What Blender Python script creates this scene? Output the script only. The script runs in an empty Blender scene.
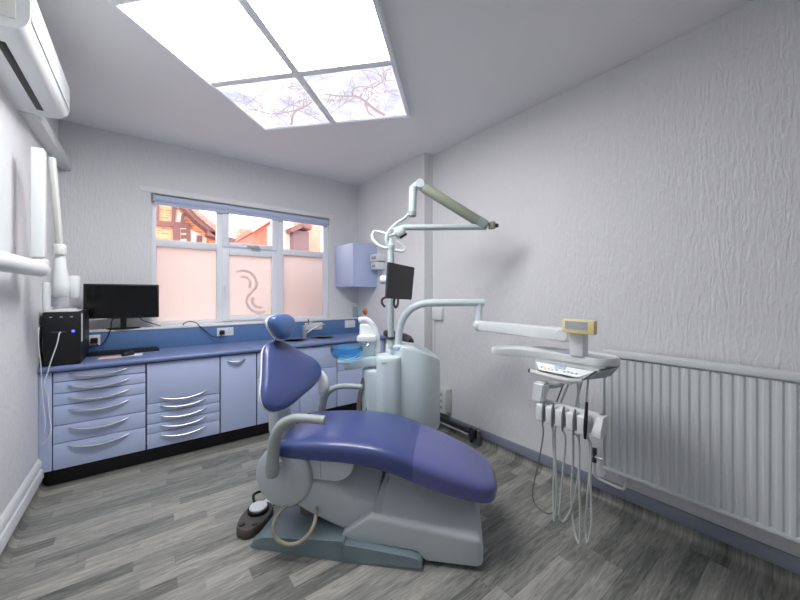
import bpy, bmesh, math, random
from mathutils import Vector, Matrix
R_ = math.radians
rnd = random.Random(7)
COL = bpy.context.scene.collection
# ------------------------------------------------------------------ camera model (800x600 frame)
F, CX, HY, CH = 334.0, 400.0, 293.5, 1.32
YAW = R_(37.2); SN, CS = math.sin(YAW), math.cos(YAW)
def ray(x, y):
    u = (x-CX)/F; v = (HY-y)/F
    return Vector((SN+CS*u, CS-SN*u, v))
def atX(x, y, k): r = ray(x, y); return r*(k/r.x)+Vector((0, 0, CH))
def atY(x, y, k): r = ray(x, y); return r*(k/r.y)+Vector((0, 0, CH))
def atZ(x, y, k): r = ray(x, y); return r*((k-CH)/r.z)+Vector((0, 0, CH))
def atD(x, y, t): return ray(x, y)*t+Vector((0, 0, CH))

# ------------------------------------------------------------------ materials
def lin(c):
    return c/12.92 if c <= .04045 else ((c+.055)/1.055)**2.4
def rgb(r, g, b): return (lin(r/255), lin(g/255), lin(b/255), 1)
def mat(name, col, rough=.5, metal=0, spec=.5, coat=0, bump=None, mottle=0, alpha=1, trans=0, ior=1.45, emit=None, es=0):
    m = bpy.data.materials.new(name); m.use_nodes = True
    nt = m.node_tree; p = nt.nodes['Principled BSDF']
    p.inputs['Base Color'].default_value = col
    p.inputs['Roughness'].default_value = rough; p.inputs['Metallic'].default_value = metal
    p.inputs['Specular IOR Level'].default_value = spec; p.inputs['Coat Weight'].default_value = coat
    p.inputs['Coat Roughness'].default_value = .12
    p.inputs['Transmission Weight'].default_value = trans; p.inputs['IOR'].default_value = ior
    if emit: p.inputs['Emission Color'].default_value = emit; p.inputs['Emission Strength'].default_value = es
    if bump or mottle:
        tc = nt.nodes.new('ShaderNodeTexCoord'); mp = nt.nodes.new('ShaderNodeMapping')
        nt.links.new(tc.outputs['Object'], mp.inputs['Vector'])
    if bump:
        scale, strength, stretch, dist = bump
        mp.inputs['Scale'].default_value = stretch
        n = nt.nodes.new('ShaderNodeTexNoise'); n.inputs['Scale'].default_value = scale; n.inputs['Detail'].default_value = 3
        nt.links.new(mp.outputs[0], n.inputs['Vector'])
        b = nt.nodes.new('ShaderNodeBump'); b.inputs['Strength'].default_value = strength; b.inputs['Distance'].default_value = dist
        nt.links.new(n.outputs['Fac'], b.inputs['Height']); nt.links.new(b.outputs[0], p.inputs['Normal'])
    if mottle:
        n2 = nt.nodes.new('ShaderNodeTexNoise'); n2.inputs['Scale'].default_value = 260 if mottle > 0 else 3
        n2.inputs['Detail'].default_value = 4
        nt.links.new(tc.outputs['Object'], n2.inputs['Vector'])
        hs = nt.nodes.new('ShaderNodeMixRGB'); hs.blend_type = 'MIX'
        k = abs(mottle)
        hs.inputs[1].default_value = (col[0]*(1-k), col[1]*(1-k), col[2]*(1-k), 1)
        hs.inputs[2].default_value = (min(1, col[0]*(1+k)), min(1, col[1]*(1+k)), min(1, col[2]*(1+k)), 1)
        cr = nt.nodes.new('ShaderNodeValToRGB'); cr.color_ramp.elements[0].position = .35; cr.color_ramp.elements[1].position = .65
        nt.links.new(n2.outputs['Fac'], cr.inputs[0]); nt.links.new(cr.outputs[0], hs.inputs[0])
        nt.links.new(hs.outputs[0], p.inputs['Base Color'])
    return m

def wall_mat(name, col):
    """vertically ribbed bark-effect wallpaper"""
    m = bpy.data.materials.new(name); m.use_nodes = True
    nt = m.node_tree; N = nt.nodes; L = nt.links; p = N['Principled BSDF']
    p.inputs['Base Color'].default_value = col; p.inputs['Roughness'].default_value = .62
    tc = N.new('ShaderNodeTexCoord'); mp = N.new('ShaderNodeMapping'); mp.inputs['Scale'].default_value = (1, 1, .2)
    L.new(tc.outputs['Object'], mp.inputs['Vector'])
    n = N.new('ShaderNodeTexNoise'); n.inputs['Scale'].default_value = 78; n.inputs['Detail'].default_value = 2; n.inputs['Distortion'].default_value = .5
    L.new(mp.outputs[0], n.inputs['Vector'])
    cr = N.new('ShaderNodeValToRGB'); cr.color_ramp.elements[0].position = .36; cr.color_ramp.elements[1].position = .64
    L.new(n.outputs['Fac'], cr.inputs[0])
    b = N.new('ShaderNodeBump'); b.inputs['Strength'].default_value = .7; b.inputs['Distance'].default_value = .0035
    L.new(cr.outputs[0], b.inputs['Height']); L.new(b.outputs[0], p.inputs['Normal'])
    return m

def floor_mat():
    m = bpy.data.materials.new('vinyl_planks'); m.use_nodes = True
    nt = m.node_tree; N = nt.nodes; L = nt.links; p = N['Principled BSDF']
    tc = N.new('ShaderNodeTexCoord'); sp = N.new('ShaderNodeSeparateXYZ'); L.new(tc.outputs['Object'], sp.inputs[0])
    def mth(op, a, b=None, c=None):
        n = N.new('ShaderNodeMath'); n.operation = op
        for i, v in enumerate((a, b, c)):
            if v is None: continue
            if isinstance(v, (int, float)): n.inputs[i].default_value = v
            else: L.new(v, n.inputs[i])
        return n.outputs[0]
    WD, LN = .078, .56
    yr = mth('DIVIDE', sp.outputs['Y'], WD); row = mth('FLOOR', yr)
    w1 = N.new('ShaderNodeTexWhiteNoise'); w1.noise_dimensions = '1D'; L.new(row, w1.inputs['W'])
    xs = mth('ADD', mth('DIVIDE', sp.outputs['X'], LN), mth('MULTIPLY', w1.outputs['Value'], 7.3)); cl = mth('FLOOR', xs)
    cm = N.new('ShaderNodeCombineXYZ'); L.new(row, cm.inputs[0]); L.new(cl, cm.inputs[1])
    w2 = N.new('ShaderNodeTexWhiteNoise'); w2.noise_dimensions = '2D'; L.new(cm.outputs[0], w2.inputs['Vector'])
    # grain: stretched along the plank, offset per plank
    off = N.new('ShaderNodeCombineXYZ'); L.new(mth('MULTIPLY', w2.outputs['Value'], 40.), off.inputs[2])
    L.new(mth('MULTIPLY', sp.outputs['X'], 1.5), off.inputs[0]); L.new(mth('MULTIPLY', sp.outputs['Y'], 15.), off.inputs[1])
    g = N.new('ShaderNodeTexNoise'); g.inputs['Scale'].default_value = 2.6; g.inputs['Detail'].default_value = 8; g.inputs['Distortion'].default_value = 2.2
    g.inputs['Roughness'].default_value = .62
    L.new(off.outputs[0], g.inputs['Vector'])
    f = mth('ADD', mth('MULTIPLY', w2.outputs['Value'], .30), mth('MULTIPLY', g.outputs['Fac'], .88))
    cr = N.new('ShaderNodeValToRGB'); e = cr.color_ramp.elements
    e[0].position = .25; e[0].color = rgb(62, 64, 61); e[1].position = .86; e[1].color = rgb(178, 175, 168)
    k = e.new(.5); k.color = rgb(120, 121, 117); k = e.new(.68); k.color = rgb(151, 150, 145)
    L.new(f, cr.inputs[0])
    # seams
    fy = mth('FRACT', yr); fx = mth('FRACT', xs)
    sy = mth('LESS_THAN', fy, .035); sx = mth('LESS_THAN', fx, .004)
    se = mth('MULTIPLY', mth('MAXIMUM', sy, sx), .30)
    mx = N.new('ShaderNodeMixRGB'); L.new(se, mx.inputs[0]); L.new(cr.outputs[0], mx.inputs[1]); mx.inputs[2].default_value = rgb(60, 62, 62)
    L.new(mx.outputs[0], p.inputs['Base Color'])
    p.inputs['Roughness'].default_value = .42; p.inputs['Specular IOR Level'].default_value = .4
    b = N.new('ShaderNodeBump'); b.inputs['Strength'].default_value = .15; b.inputs['Distance'].default_value = .002
    L.new(g.outputs['Fac'], b.inputs['Height']); L.new(b.outputs[0], p.inputs['Normal'])
    return m

def brick_mat(name, c1, c2, mortar, scale, axis='X'):
    m = bpy.data.materials.new(name); m.use_nodes = True
    nt = m.node_tree; N = nt.nodes; L = nt.links; p = N['Principled BSDF']; p.inputs['Roughness'].default_value = .9
    tc = N.new('ShaderNodeTexCoord'); sp = N.new('ShaderNodeSeparateXYZ'); L.new(tc.outputs['Object'], sp.inputs[0])
    ad = N.new('ShaderNodeMath'); ad.operation = 'ADD'; L.new(sp.outputs['X'], ad.inputs[0]); L.new(sp.outputs['Y'], ad.inputs[1])
    cm = N.new('ShaderNodeCombineXYZ'); L.new(ad.outputs[0], cm.inputs[0]); L.new(sp.outputs['Z'], cm.inputs[1])
    b = N.new('ShaderNodeTexBrick'); L.new(cm.outputs[0], b.inputs['Vector'])
    b.inputs['Color1'].default_value = c1; b.inputs['Color2'].default_value = c2; b.inputs['Mortar'].default_value = mortar
    b.inputs['Scale'].default_value = scale; b.inputs['Mortar Size'].default_value = .02; b.inputs['Brick Width'].default_value = .5; b.inputs['Row Height'].default_value = .18
    L.new(b.outputs[0], p.inputs['Base Color'])
    return m

def glass_clear():
    m = bpy.data.materials.new('clear_glass'); m.use_nodes = True; nt = m.node_tree; N = nt.nodes; L = nt.links
    N.remove(N['Principled BSDF']); t = N.new('ShaderNodeBsdfTransparent'); t.inputs[0].default_value = (.96, .97, .97, 1)
    g = N.new('ShaderNodeBsdfGlossy'); g.inputs['Roughness'].default_value = .02
    mx = N.new('ShaderNodeMixShader'); mx.inputs[0].default_value = .05
    L.new(t.outputs[0], mx.inputs[1]); L.new(g.outputs[0], mx.inputs[2]); L.new(mx.outputs[0], N['Material Output'].inputs[0])
    return m
def glass_frost(name, col, dcol):
    m = bpy.data.materials.new(name); m.use_nodes = True; nt = m.node_tree; N = nt.nodes; L = nt.links
    N.remove(N['Principled BSDF'])
    t = N.new('ShaderNodeBsdfTranslucent'); t.inputs[0].default_value = col
    d = N.new('ShaderNodeBsdfDiffuse'); d.inputs[0].default_value = dcol
    mx = N.new('ShaderNodeMixShader'); mx.inputs[0].default_value = .22
    L.new(t.outputs[0], mx.inputs[1]); L.new(d.outputs[0], mx.inputs[2]); L.new(mx.outputs[0], N['Material Output'].inputs[0])
    return m
def emis(name, col, s):
    m = bpy.data.materials.new(name); m.use_nodes = True; nt = m.node_tree; N = nt.nodes; L = nt.links
    N.remove(N['Principled BSDF']); e = N.new('ShaderNodeEmission'); e.inputs[0].default_value = col; e.inputs[1].default_value = s
    L.new(e.outputs[0], N['Material Output'].inputs[0]); return m
def picture_mat(name, s, tint):
    """back-lit sky photograph: bright sky with soft coloured patches"""
    m = bpy.data.materials.new(name); m.use_nodes = True; nt = m.node_tree; N = nt.nodes; L = nt.links
    N.remove(N['Principled BSDF']); e = N.new('ShaderNodeEmission'); e.inputs[1].default_value = s
    tc = N.new('ShaderNodeTexCoord')
    n = N.new('ShaderNodeTexNoise'); n.inputs['Scale'].default_value = 5; n.inputs['Detail'].default_value = 5
    L.new(tc.outputs['Object'], n.inputs['Vector'])
    cr = N.new('ShaderNodeValToRGB'); el = cr.color_ramp.elements
    a, b_, c = tint
    el[0].position = .34; el[0].color = a; el[1].position = .62; el[1].color = c
    k = el.new(.47); k.color = b_
    L.new(n.outputs['Fac'], cr.inputs[0]); L.new(cr.outputs[0], e.inputs[0])
    L.new(e.outputs[0], N['Material Output'].inputs[0]); return m

M = {}
M['wall'] = wall_mat('bark_wallpaper', rgb(229, 230, 233))
M['ceil'] = mat('ceiling_paint', rgb(238, 237, 240), .7, bump=(9, .25, (1, 1, 1), .004))
M['floor'] = floor_mat()
M['trim'] = mat('white_gloss_paint', rgb(226, 228, 230), .35)
M['bluetrim'] = mat('grey_blue_gloss_paint', rgb(136, 143, 157), .4)
M['upvc'] = mat('upvc', rgb(238, 241, 248), .35)
M['blind'] = mat('blind_fabric', rgb(190, 202, 228), .7)
M['gasket'] = mat('gasket', rgb(60, 62, 66), .6)
M['glass'] = glass_clear()
M['frost'] = glass_frost('frosted_film', (.68, .665, .665, 1), rgb(236, 226, 224))
M['frost2'] = glass_frost('frosted_film_clear', (.92, .90, .92, 1), rgb(190, 175, 176))
M['lilac'] = mat('lilac_laminate', rgb(186, 199, 234), .38)
M['lilacgap'] = mat('carcass_edge', rgb(96, 108, 150), .5)
M['bluetop'] = mat('blue_laminate', rgb(118, 135, 180), .3, mottle=.14)
M['bluepanel'] = mat('blue_upstand_laminate', rgb(92, 126, 174), .42, mottle=.14)
M['plinth'] = mat('black_plinth', rgb(24, 24, 28), .5)
M['chrome'] = mat('brushed_chrome', rgb(196, 198, 204), .32, metal=1)
M['steel'] = mat('stainless_steel', rgb(170, 168, 164), .3, metal=1)
M['black'] = mat('black_plastic', rgb(22, 23, 26), .45)
M['blackgloss'] = mat('black_gloss', rgb(8, 9, 11), .12)
M['dgrey'] = mat('dark_grey_plastic', rgb(66, 66, 70), .5)
M['white'] = mat('white_plastic', rgb(228, 232, 234), .35)
M['offwhite'] = mat('warm_white_plastic', rgb(220, 222, 218), .4)
M['mint'] = mat('pale_enamel', rgb(216, 230, 234), .3, coat=.3)
M['lampwhite'] = mat('lamp_enamel', rgb(192, 206, 208), .32, coat=.2)
M['shell'] = mat('chair_shell_plastic', rgb(200, 208, 213), .4)
M['armgrey'] = mat('grey_arm_plastic', rgb(164, 172, 172), .4)
M['foot'] = mat('teal_grey_enamel', rgb(128, 146, 152), .35, coat=.2)
M['vinyl'] = mat('blue_vinyl', rgb(70, 82, 137), .34, coat=.25, bump=(260, .12, (1, 1, 1), .001))
M['vinylhead'] = mat('blue_headrest_vinyl', rgb(76, 106, 158), .32, coat=.25, bump=(260, .12, (1, 1, 1), .001))
M['sleeve'] = mat('clear_sleeve_over_vinyl', rgb(96, 100, 158), .3, coat=.5, bump=(14, .25, (1, 1, 1), .006))
M['beige'] = mat('beige_rubber', rgb(176, 170, 150), .5)
M['sand'] = mat('olive_cover', rgb(150, 156, 140), .5)
M['hose'] = mat('grey_hose', rgb(190, 194, 194), .45)
M['hosed'] = mat('dark_grey_hose', rgb(110, 112, 112), .5)
M['yellow'] = mat('yellow_plastic', rgb(244, 226, 164), .45)
M['screen'] = mat('grey_viewer_screen', rgb(176, 178, 186), .3)
M['lcd'] = mat('blue_display', rgb(40, 96, 150), .25, emit=rgb(40, 96, 150), es=.15)
M['blueglass'] = mat('blue_glass', rgb(150, 215, 253), .04, trans=.95, ior=1.3)
M['pedal'] = mat('brown_grey_pedal', rgb(84, 80, 78), .5)
M['paper'] = mat('paper', rgb(232, 232, 234), .8)
M['peach'] = mat('peach_paper', rgb(232, 196, 184), .8)
M['led'] = emis('blue_power_light', rgb(40, 50, 255), 6)
M['orange'] = mat('orange_plastic', rgb(226, 130, 70), .5)
M['soap'] = mat('pale_blue_plastic', rgb(170, 204, 222), .2, trans=.4)
M['rad'] = mat('radiator_enamel', rgb(222, 227, 227), .4)
M['pipe'] = mat('dark_pipe', rgb(62, 60, 64), .4)
M['stool'] = mat('charcoal_stool_vinyl', rgb(58, 54, 60), .4)
M['brown'] = mat('brown_grey_rubber', rgb(120, 112, 106), .5)
M['brick'] = brick_mat('orange_brick', rgb(196, 112, 74), rgb(222, 158, 122), rgb(226, 186, 160), 3.5)
M['brickred'] = brick_mat('red_brick', rgb(206, 122, 106), rgb(216, 140, 122), rgb(206, 160, 148), 6)
M['timber'] = mat('dark_timber', rgb(118, 84, 82), .8)
M['render'] = mat('cream_render', rgb(226, 206, 196), .9)
M['tile'] = brick_mat('grey_roof_tile', rgb(150, 120, 112), rgb(176, 140, 130), rgb(110, 88, 84), 5)
M['darkpanel'] = mat('brown_grey_panel', rgb(112, 90, 94), .8)
M['palewall'] = mat('pale_wall', rgb(222, 200, 192), .9, mottle=-.1)
M['ground'] = mat('yard_paving', rgb(196, 172, 160), .9, mottle=-.1)
M['doorpaint'] = mat('door_paint', rgb(222, 222, 224), .4)

# ------------------------------------------------------------------ object helpers
def finish(bm, name, m, parent=None, smooth=38):
    bmesh.ops.recalc_face_normals(bm, faces=bm.faces[:])
    me = bpy.data.meshes.new(name); bm.to_mesh(me); bm.free()
    if smooth:
        for p in me.polygons: p.use_smooth = True
        me.set_sharp_from_angle(angle=R_(smooth))
    o = bpy.data.objects.new(name, me); COL.objects.link(o)
    me.materials.append(M[m] if isinstance(m, str) else m)
    if parent is not None:
        o.parent = parent
    return o
def thing(name, label, cat, loc=(0, 0, 0), rz=0, group=None):
    o = bpy.data.objects.new(name, None); COL.objects.link(o); o.location = loc; o.rotation_euler = (0, 0, rz)
    o['label'] = label; o['category'] = cat
    if group: o['group'] = group
    return o
def tag(o, label, cat, group=None):
    o['label'] = label; o['category'] = cat
    if group: o['group'] = group
    return o
def struct(o): o['kind'] = 'structure'; return o

def bx(bm, x0, x1, y0, y1, z0, z1, bev=0, seg=2, mtx=None):
    vs = [bm.verts.new((x, y, z)) for x in (x0, x1) for y in (y0, y1) for z in (z0, z1)]
    q = [(0, 1, 3, 2), (4, 6, 7, 5), (0, 4, 5, 1), (2, 3, 7, 6), (0, 2, 6, 4), (1, 5, 7, 3)]
    fs = [bm.faces.new([vs[i] for i in f]) for f in q]
    if bev:
        es = list({e for f in fs for e in f.edges})
        r = bmesh.ops.bevel(bm, geom=es, offset=bev, segments=seg, profile=.5, affect='EDGES')
        vs = list({v for v in vs if v.is_valid} | {v for f in r['faces'] for v in f.verts})
    if mtx is not None:
        bmesh.ops.transform(bm, matrix=mtx, verts=vs)
    return vs
def box(name, m, x0, x1, y0, y1, z0, z1, bev=0, parent=None, seg=2, mtx=None):
    bm = bmesh.new(); bx(bm, x0, x1, y0, y1, z0, z1, bev, seg, mtx); return finish(bm, name, m, parent)
def tube(bm, pts, r, n=12, cap=True, flat=None):
    """sweep a circle (or ellipse when flat=(ra,rb)) along pts; r may be a list"""
    P = [Vector(p) for p in pts]; k = len(P)
    if isinstance(r, (list, tuple)):
        rs = []
        for i in range(k):
            q = i/(k-1)*(len(r)-1); j = min(int(q), len(r)-2); rs.append(r[j]+(r[j+1]-r[j])*(q-j))
    else: rs = [r]*k
    T = []
    for i in range(k):
        a = P[max(i-1, 0)]; b = P[min(i+1, k-1)]; T.append((b-a).normalized())
    up = Vector((0, 0, 1)) if abs(T[0].z) < .9 else Vector((1, 0, 0))
    u = (up-T[0]*up.dot(T[0])).normalized(); rings = []
    for i in range(k):
        u = (u-T[i]*u.dot(T[i])).normalized(); v = T[i].cross(u)
        fa, fb = flat if flat else (1, 1)
        rings.append([bm.verts.new(P[i]+(u*math.cos(2*math.pi*j/n)*fa+v*math.sin(2*math.pi*j/n)*fb)*rs[i]) for j in range(n)])
    for i in range(k-1):
        for j in range(n):
            bm.faces.new((rings[i][j], rings[i][(j+1) % n], rings[i+1][(j+1) % n], rings[i+1][j]))
    if cap:
        bm.faces.new(rings[0][::-1]); bm.faces.new(rings[-1])
    return rings
def spline(pts, n=8, closed=False):
    P = [Vector(p) for p in pts]; out = []; k = len(P)
    rng = range(k if closed else k-1)
    for i in rng:
        if closed: p0, p1, p2, p3 = P[(i-1) % k], P[i], P[(i+1) % k], P[(i+2) % k]
        else: p0, p1, p2, p3 = P[max(i-1, 0)], P[i], P[i+1], P[min(i+2, k-1)]
        for j in range(n):
            t = j/n
            out.append(.5*((2*p1)+(p2-p0)*t+(2*p0-5*p1+4*p2-p3)*t*t+(3*p1-3*p2+p3-p0)*t**3))
    if not closed: out.append(P[-1])
    return out
def tubeobj(name, m, pts, r, parent=None, n=12, sm=0, flat=None):
    bm = bmesh.new()
    if sm: pts = spline(pts, sm)
    tube(bm, pts, r, n, True, flat); return finish(bm, name, m, parent, 50)
def lathe(bm, prof, n=28, mtx=None, closed_ends=True):
    rings = []; vs = []
    for (r, z) in prof:
        ring = [bm.verts.new((max(r, 1e-4)*math.cos(2*math.pi*j/n), max(r, 1e-4)*math.sin(2*math.pi*j/n), z)) for j in range(n)]
        rings.append(ring); vs += ring
    for i in range(len(rings)-1):
        for j in range(n): bm.faces.new((rings[i][j], rings[i][(j+1) % n], rings[i+1][(j+1) % n], rings[i+1][j]))
    if closed_ends:
        bm.faces.new(rings[0][::-1]); bm.faces.new(rings[-1])
    if mtx is not None: bmesh.ops.transform(bm, matrix=mtx, verts=vs)
    return vs
def latheobj(name, m, prof, parent=None, loc=(0, 0, 0), rot=None, n=28):
    mt = Matrix.Translation(loc)
    if rot is not None: mt = mt @ rot
    bm = bmesh.new(); lathe(bm, prof, n, mt); return finish(bm, name, m, parent)
def prism(bm, poly, y0, y1, bev=0, seg=2, plane='xz', mtx=None):
    """extrude a polygon given in a plane: xz (along y), xy (along z), yz (along x)"""
    def P(a, b, c): return {'xz': (a, c, b), 'xy': (a, b, c), 'yz': (c, a, b)}[plane]
    A = [bm.verts.new(P(a, b, y0)) for a, b in poly]; B = [bm.verts.new(P(a, b, y1)) for a, b in poly]
    fs = [bm.faces.new(A[::-1]), bm.faces.new(B)]
    n = len(poly)
    for i in range(n): fs.append(bm.faces.new((A[i], A[(i+1) % n], B[(i+1) % n], B[i])))
    vs = A+B
    if bev:
        es = list({e for f in fs[:2] for e in f.edges})
        r = bmesh.ops.bevel(bm, geom=es, offset=bev, segments=seg, profile=.5, affect='EDGES')
        vs = list({v for v in vs if v.is_valid} | {v for f in r['faces'] for v in f.verts})
    if mtx is not None: bmesh.ops.transform(bm, matrix=mtx, verts=vs)
    return vs
def prismobj(name, m, poly, y0, y1, bev=0, plane='xz', parent=None, seg=2, mtx=None):
    bm = bmesh.new(); prism(bm, poly, y0, y1, bev, seg, plane, mtx); return finish(bm, name, m, parent)
def rpoly(poly, r, n=5):
    """round the corners of a 2D polygon (r: number or list)"""
    out = []; k = len(poly)
    for i in range(k):
        p = Vector(poly[i]); a = Vector(poly[i-1]); b = Vector(poly[(i+1) % k]); ri = r[i] if isinstance(r, (list, tuple)) else r
        if ri <= 0: out.append(tuple(p)); continue
        da = (a-p); db = (b-p); la, lb = da.length, db.length; d = min(ri, la*.49, lb*.49)
        s_ = p+da.normalized()*d; e_ = p+db.normalized()*d
        for j in range(n+1):
            t = j/n; out.append(tuple((1-t)**2*s_+2*t*(1-t)*p+t*t*e_))
    return out
def loft(bm, rings, cap=True):
    R = [[bm.verts.new(p) for p in r] for r in rings]; n = len(R[0])
    for i in range(len(R)-1):
        for j in range(n): bm.faces.new((R[i][j], R[i][(j+1) % n], R[i+1][(j+1) % n], R[i+1][j]))
    if cap: bm.faces.new(R[0][::-1]); bm.faces.new(R[-1])
def superell(w, h, e, n=32):
    out = []
    for j in range(n):
        a = 2*math.pi*j/n; ca, sa = math.cos(a), math.sin(a)
        out.append((w*math.copysign(abs(ca)**(2/e), ca), h*math.copysign(abs(sa)**(2/e), sa)))
    return out
def axis_mtx(p, direction, upv=(0, 0, 1)):
    """matrix whose z axis points along direction, located at p"""
    z = Vector(direction).normalized(); u = Vector(upv)
    if abs(z.dot(u)) > .99: u = Vector((1, 0, 0))
    x = u.cross(z).normalized(); y = z.cross(x)
    return Matrix.Translation(p) @ Matrix((x, y, z)).transposed().to_4x4()
def dup(root, loc=None, label=None):
    c = root.copy(); COL.objects.link(c)
    if loc is not None: c.location = loc
    if label: c['label'] = label
    for ch in list(root.children):
        d = ch.copy(); COL.objects.link(d); d.parent = c
        for g in ch.children:
            e = g.copy(); COL.objects.link(e); e.parent = d
    return c

# ------------------------------------------------------------------ room
XL, XR, XF, YB, YF, CZ = -.568, 2.33, 2.215, 3.83, -1.3, 2.73
YS = 2.515           # where the right wall steps in
UF = 3.66            # face of the blue upstand
SZ = 1.02            # top of the sill ledge
WT = .832            # worktop height
# floor with coved edge at the left and the right wall
def floor():
    bm = bmesh.new(); pr = []
    def cove(xw, sgn, ztop):
        r = .04; pts = [(xw+sgn*.004, ztop)]
        for j in range(7):
            a = j/6*math.pi/2; pts.append((xw+sgn*(.004+r-r*math.cos(a)), r-r*math.sin(a)))
        return pts
    prof = cove(XL, 1, .10)+[(x, 0) for x in (0, .6, 1.2, 1.8)]+cove(XR, -1, .085)[::-1]
    rows = []
    for y in (YF, 0, 1.2, YS-.002, YB):
        rows.append([bm.verts.new((x, y, z)) for x, z in prof])
    for a, b in zip(rows, rows[1:]):
        for i in range(len(prof)-1): bm.faces.new((a[i], a[i+1], b[i+1], b[i]))
    o = finish(bm, 'floor', 'floor', smooth=60); struct(o)
floor()
def bigbox(name, m, *a): return struct(box(name, m, *a))
T = .12
bigbox('ceiling', 'ceil', XL-T, XR+T, YF-T, YB+T+.2, CZ, CZ+T)
bigbox('wall_left', 'wall', XL-T, XL, YF-T, YB+T, -.05, CZ)
bigbox('wall_right', 'wall', XR, XR+T, YF-T, YB+T, -.05, CZ)
bigbox('wall_far_right', 'wall', XF, XR, YS, YB, 0, CZ)
bigbox('wall_front', 'wall', XL, XR, YF-T, YF, -.05, CZ)
# back wall with its window opening
WX0, WX1, WZ0, WZ1 = .035, 1.808, 1.0, 2.245
bm = bmesh.new()
bx(bm, XL, WX0, YB, YB+.26, -.05, CZ); bx(bm, WX1, XR, YB, YB+.26, -.05, CZ)
bx(bm, WX0, WX1, YB, YB+.26, -.05, WZ0); bx(bm, WX0, WX1, YB, YB+.26, WZ1, CZ)
struct(finish(bm, 'wall_back', 'wall', smooth=0))
# door in the wall behind the camera
d = struct(bpy.data.objects.new('door_1', None)); COL.objects.link(d)
box('door_leaf', 'doorpaint', .9, 1.7, YF, YF+.03, .01, 2.02, .003, d)
bm = bmesh.new(); bx(bm, .82, .9, YF, YF+.045, 0, 2.1, .004); bx(bm, 1.7, 1.78, YF, YF+.045, 0, 2.1, .004); bx(bm, .9, 1.7, YF, YF+.045, 2.02, 2.1, .004)
finish(bm, 'door_frame', 'trim', d)
tubeobj('door_handle', 'chrome', [(.98, YF+.03, 1), (.98, YF+.08, 1), (1.1, YF+.08, 1)], .009, d)
# skirting, left (above the coved vinyl)
prof = [(XL, .093), (XL+.022, .093), (XL+.022, .150), (XL+.018, .158), (XL+.007, .162), (XL+.007, .170), (XL+.017, .176), (XL+.016, .208), (XL+.006, .224), (XL, .231)]
struct(prismobj('baseboard_left', 'trim', prof, YF, 3.22, plane='xz'))
struct(box('baseboard_right', 'bluetrim', XR-.016, XR, YF, YS, .066, .138, .003))
struct(box('baseboard_far_right', 'bluetrim', XF-.012, XF, YS-.012, 3.2, .066, .138, .003))
# board above the window
struct(box('trim_1', 'ceil', -.045, 1.86, YB-.012, YB, WZ1+.003, 2.30, .003))

# ------------------------------------------------------------------ window
w = struct(bpy.data.objects.new('window_1', None)); COL.objects.link(w)
y0, y1 = 3.865, 3.935
bm = bmesh.new()
for a in ((WX0, .073, WZ0, WZ1), (1.742, WX1, WZ0, WZ1), (.573, .640, WZ0, WZ1), (1.165, 1.252, WZ0, WZ1)):
    bx(bm, a[0], a[1], y0, y1, a[2], a[3], .004)
for a in ((.073, .573), (.640, 1.165), (1.252, 1.742)):
    bx(bm, a[0], a[1], y0, y1, WZ0, 1.05, .004); bx(bm, a[0], a[1], y0, y1, 2.18, WZ1, .004)
    bx(bm, a[0], a[1], y0, y1, 1.765 if a[0] != .640 else 1.757, 1.832, .004)
finish(bm, 'window_frame', 'upvc', w)
def sash(z0, z1):
    bm = bmesh.new(); q0, q1 = y0-.018, y1-.01
    bx(bm, .622, .687, q0, q1, z0, z1, .006); bx(bm, 1.122, 1.182, q0, q1, z0, z1, .006)
    bx(bm, .687, 1.122, q0, q1, z0, z0+.05, .006); bx(bm, .687, 1.122, q0, q1, z1-.05, z1, .006)
    return finish(bm, 'sash', 'upvc', w)
s1 = sash(1.805, 2.215); s2 = sash(1.035, 1.775)
for k, (xa, xb, za, zb) in enumerate(((.073, .573, 1.832, 2.17), (.687, 1.122, 1.855, 2.165), (1.252, 1.742, 1.832, 2.17))):
    box('pane', 'glass', xa, xb, 3.895, 3.899, za, zb, 0, w)
for k, (xa, xb, za, zb) in enumerate(((.073, .573, 1.05, 1.765), (1.252, 1.742, 1.05, 1.765))):
    box('frosted_pane', 'frost', xa, xb, 3.895, 3.899, za, zb, 0, w)
box('frosted_pane', 'frost', .687, 1.122, 3.895, 3.899, 1.085, 1.725, 0, s2)
# the double-S mark etched on the middle pane
def band(bm, pts, wd, y):
    P = spline([Vector((p.x, 0, p.z)) for p in pts], 6); L_ = []
    for i, p in enumerate(P):
        t = (P[min(i+1, len(P)-1)]-P[max(i-1, 0)]).normalized(); nrm = Vector((-t.z, 0, t.x))
        L_.append((p+nrm*wd/2, p-nrm*wd/2))
    for yy, sg in ((y, 1),):
        V = [(bm.verts.new((a.x, yy, a.z)), bm.verts.new((b.x, yy, b.z))) for a, b in L_]
        for (a, b), (c_, d_) in zip(V, V[1:]): bm.faces.new((a, b, d_, c_))
bm = bmesh.new()
for tr in (((105, 115), (140, 101), (180, 100), (225, 115), (265, 150), (288, 195), (290, 245), (264, 285), (228, 315), (205, 350), (200, 390), (215, 430), (250, 465), (295, 485), (340, 485), (378, 472)),
           ((140, 158), (180, 155), (213, 170), (232, 200), (232, 232), (220, 257)), ((268, 343), (252, 370), (258, 400), (280, 428), (313, 438), (347, 433))):
    band(bm, [atY(225+a/9.24, 260+b/9.24, 3.894) for a, b in tr], .027, 3.8935)
r = bmesh.ops.extrude_face_region(bm, geom=bm.faces[:]); bmesh.ops.translate(bm, vec=(0, .0012, 0), verts=[v for v in r['geom'] if isinstance(v, bmesh.types.BMVert)])
lg = finish(bm, 'etched_logo', 'frost2', s2, 0)
bm = bmesh.new(); bx(bm, .636, .656, y0-.03, y0-.018, 1.33, 1.41, .003); bx(bm, .640, .652, y0-.05, y0-.03, 1.28, 1.40, .003)
finish(bm, 'window_handle', 'white', s2)
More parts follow.
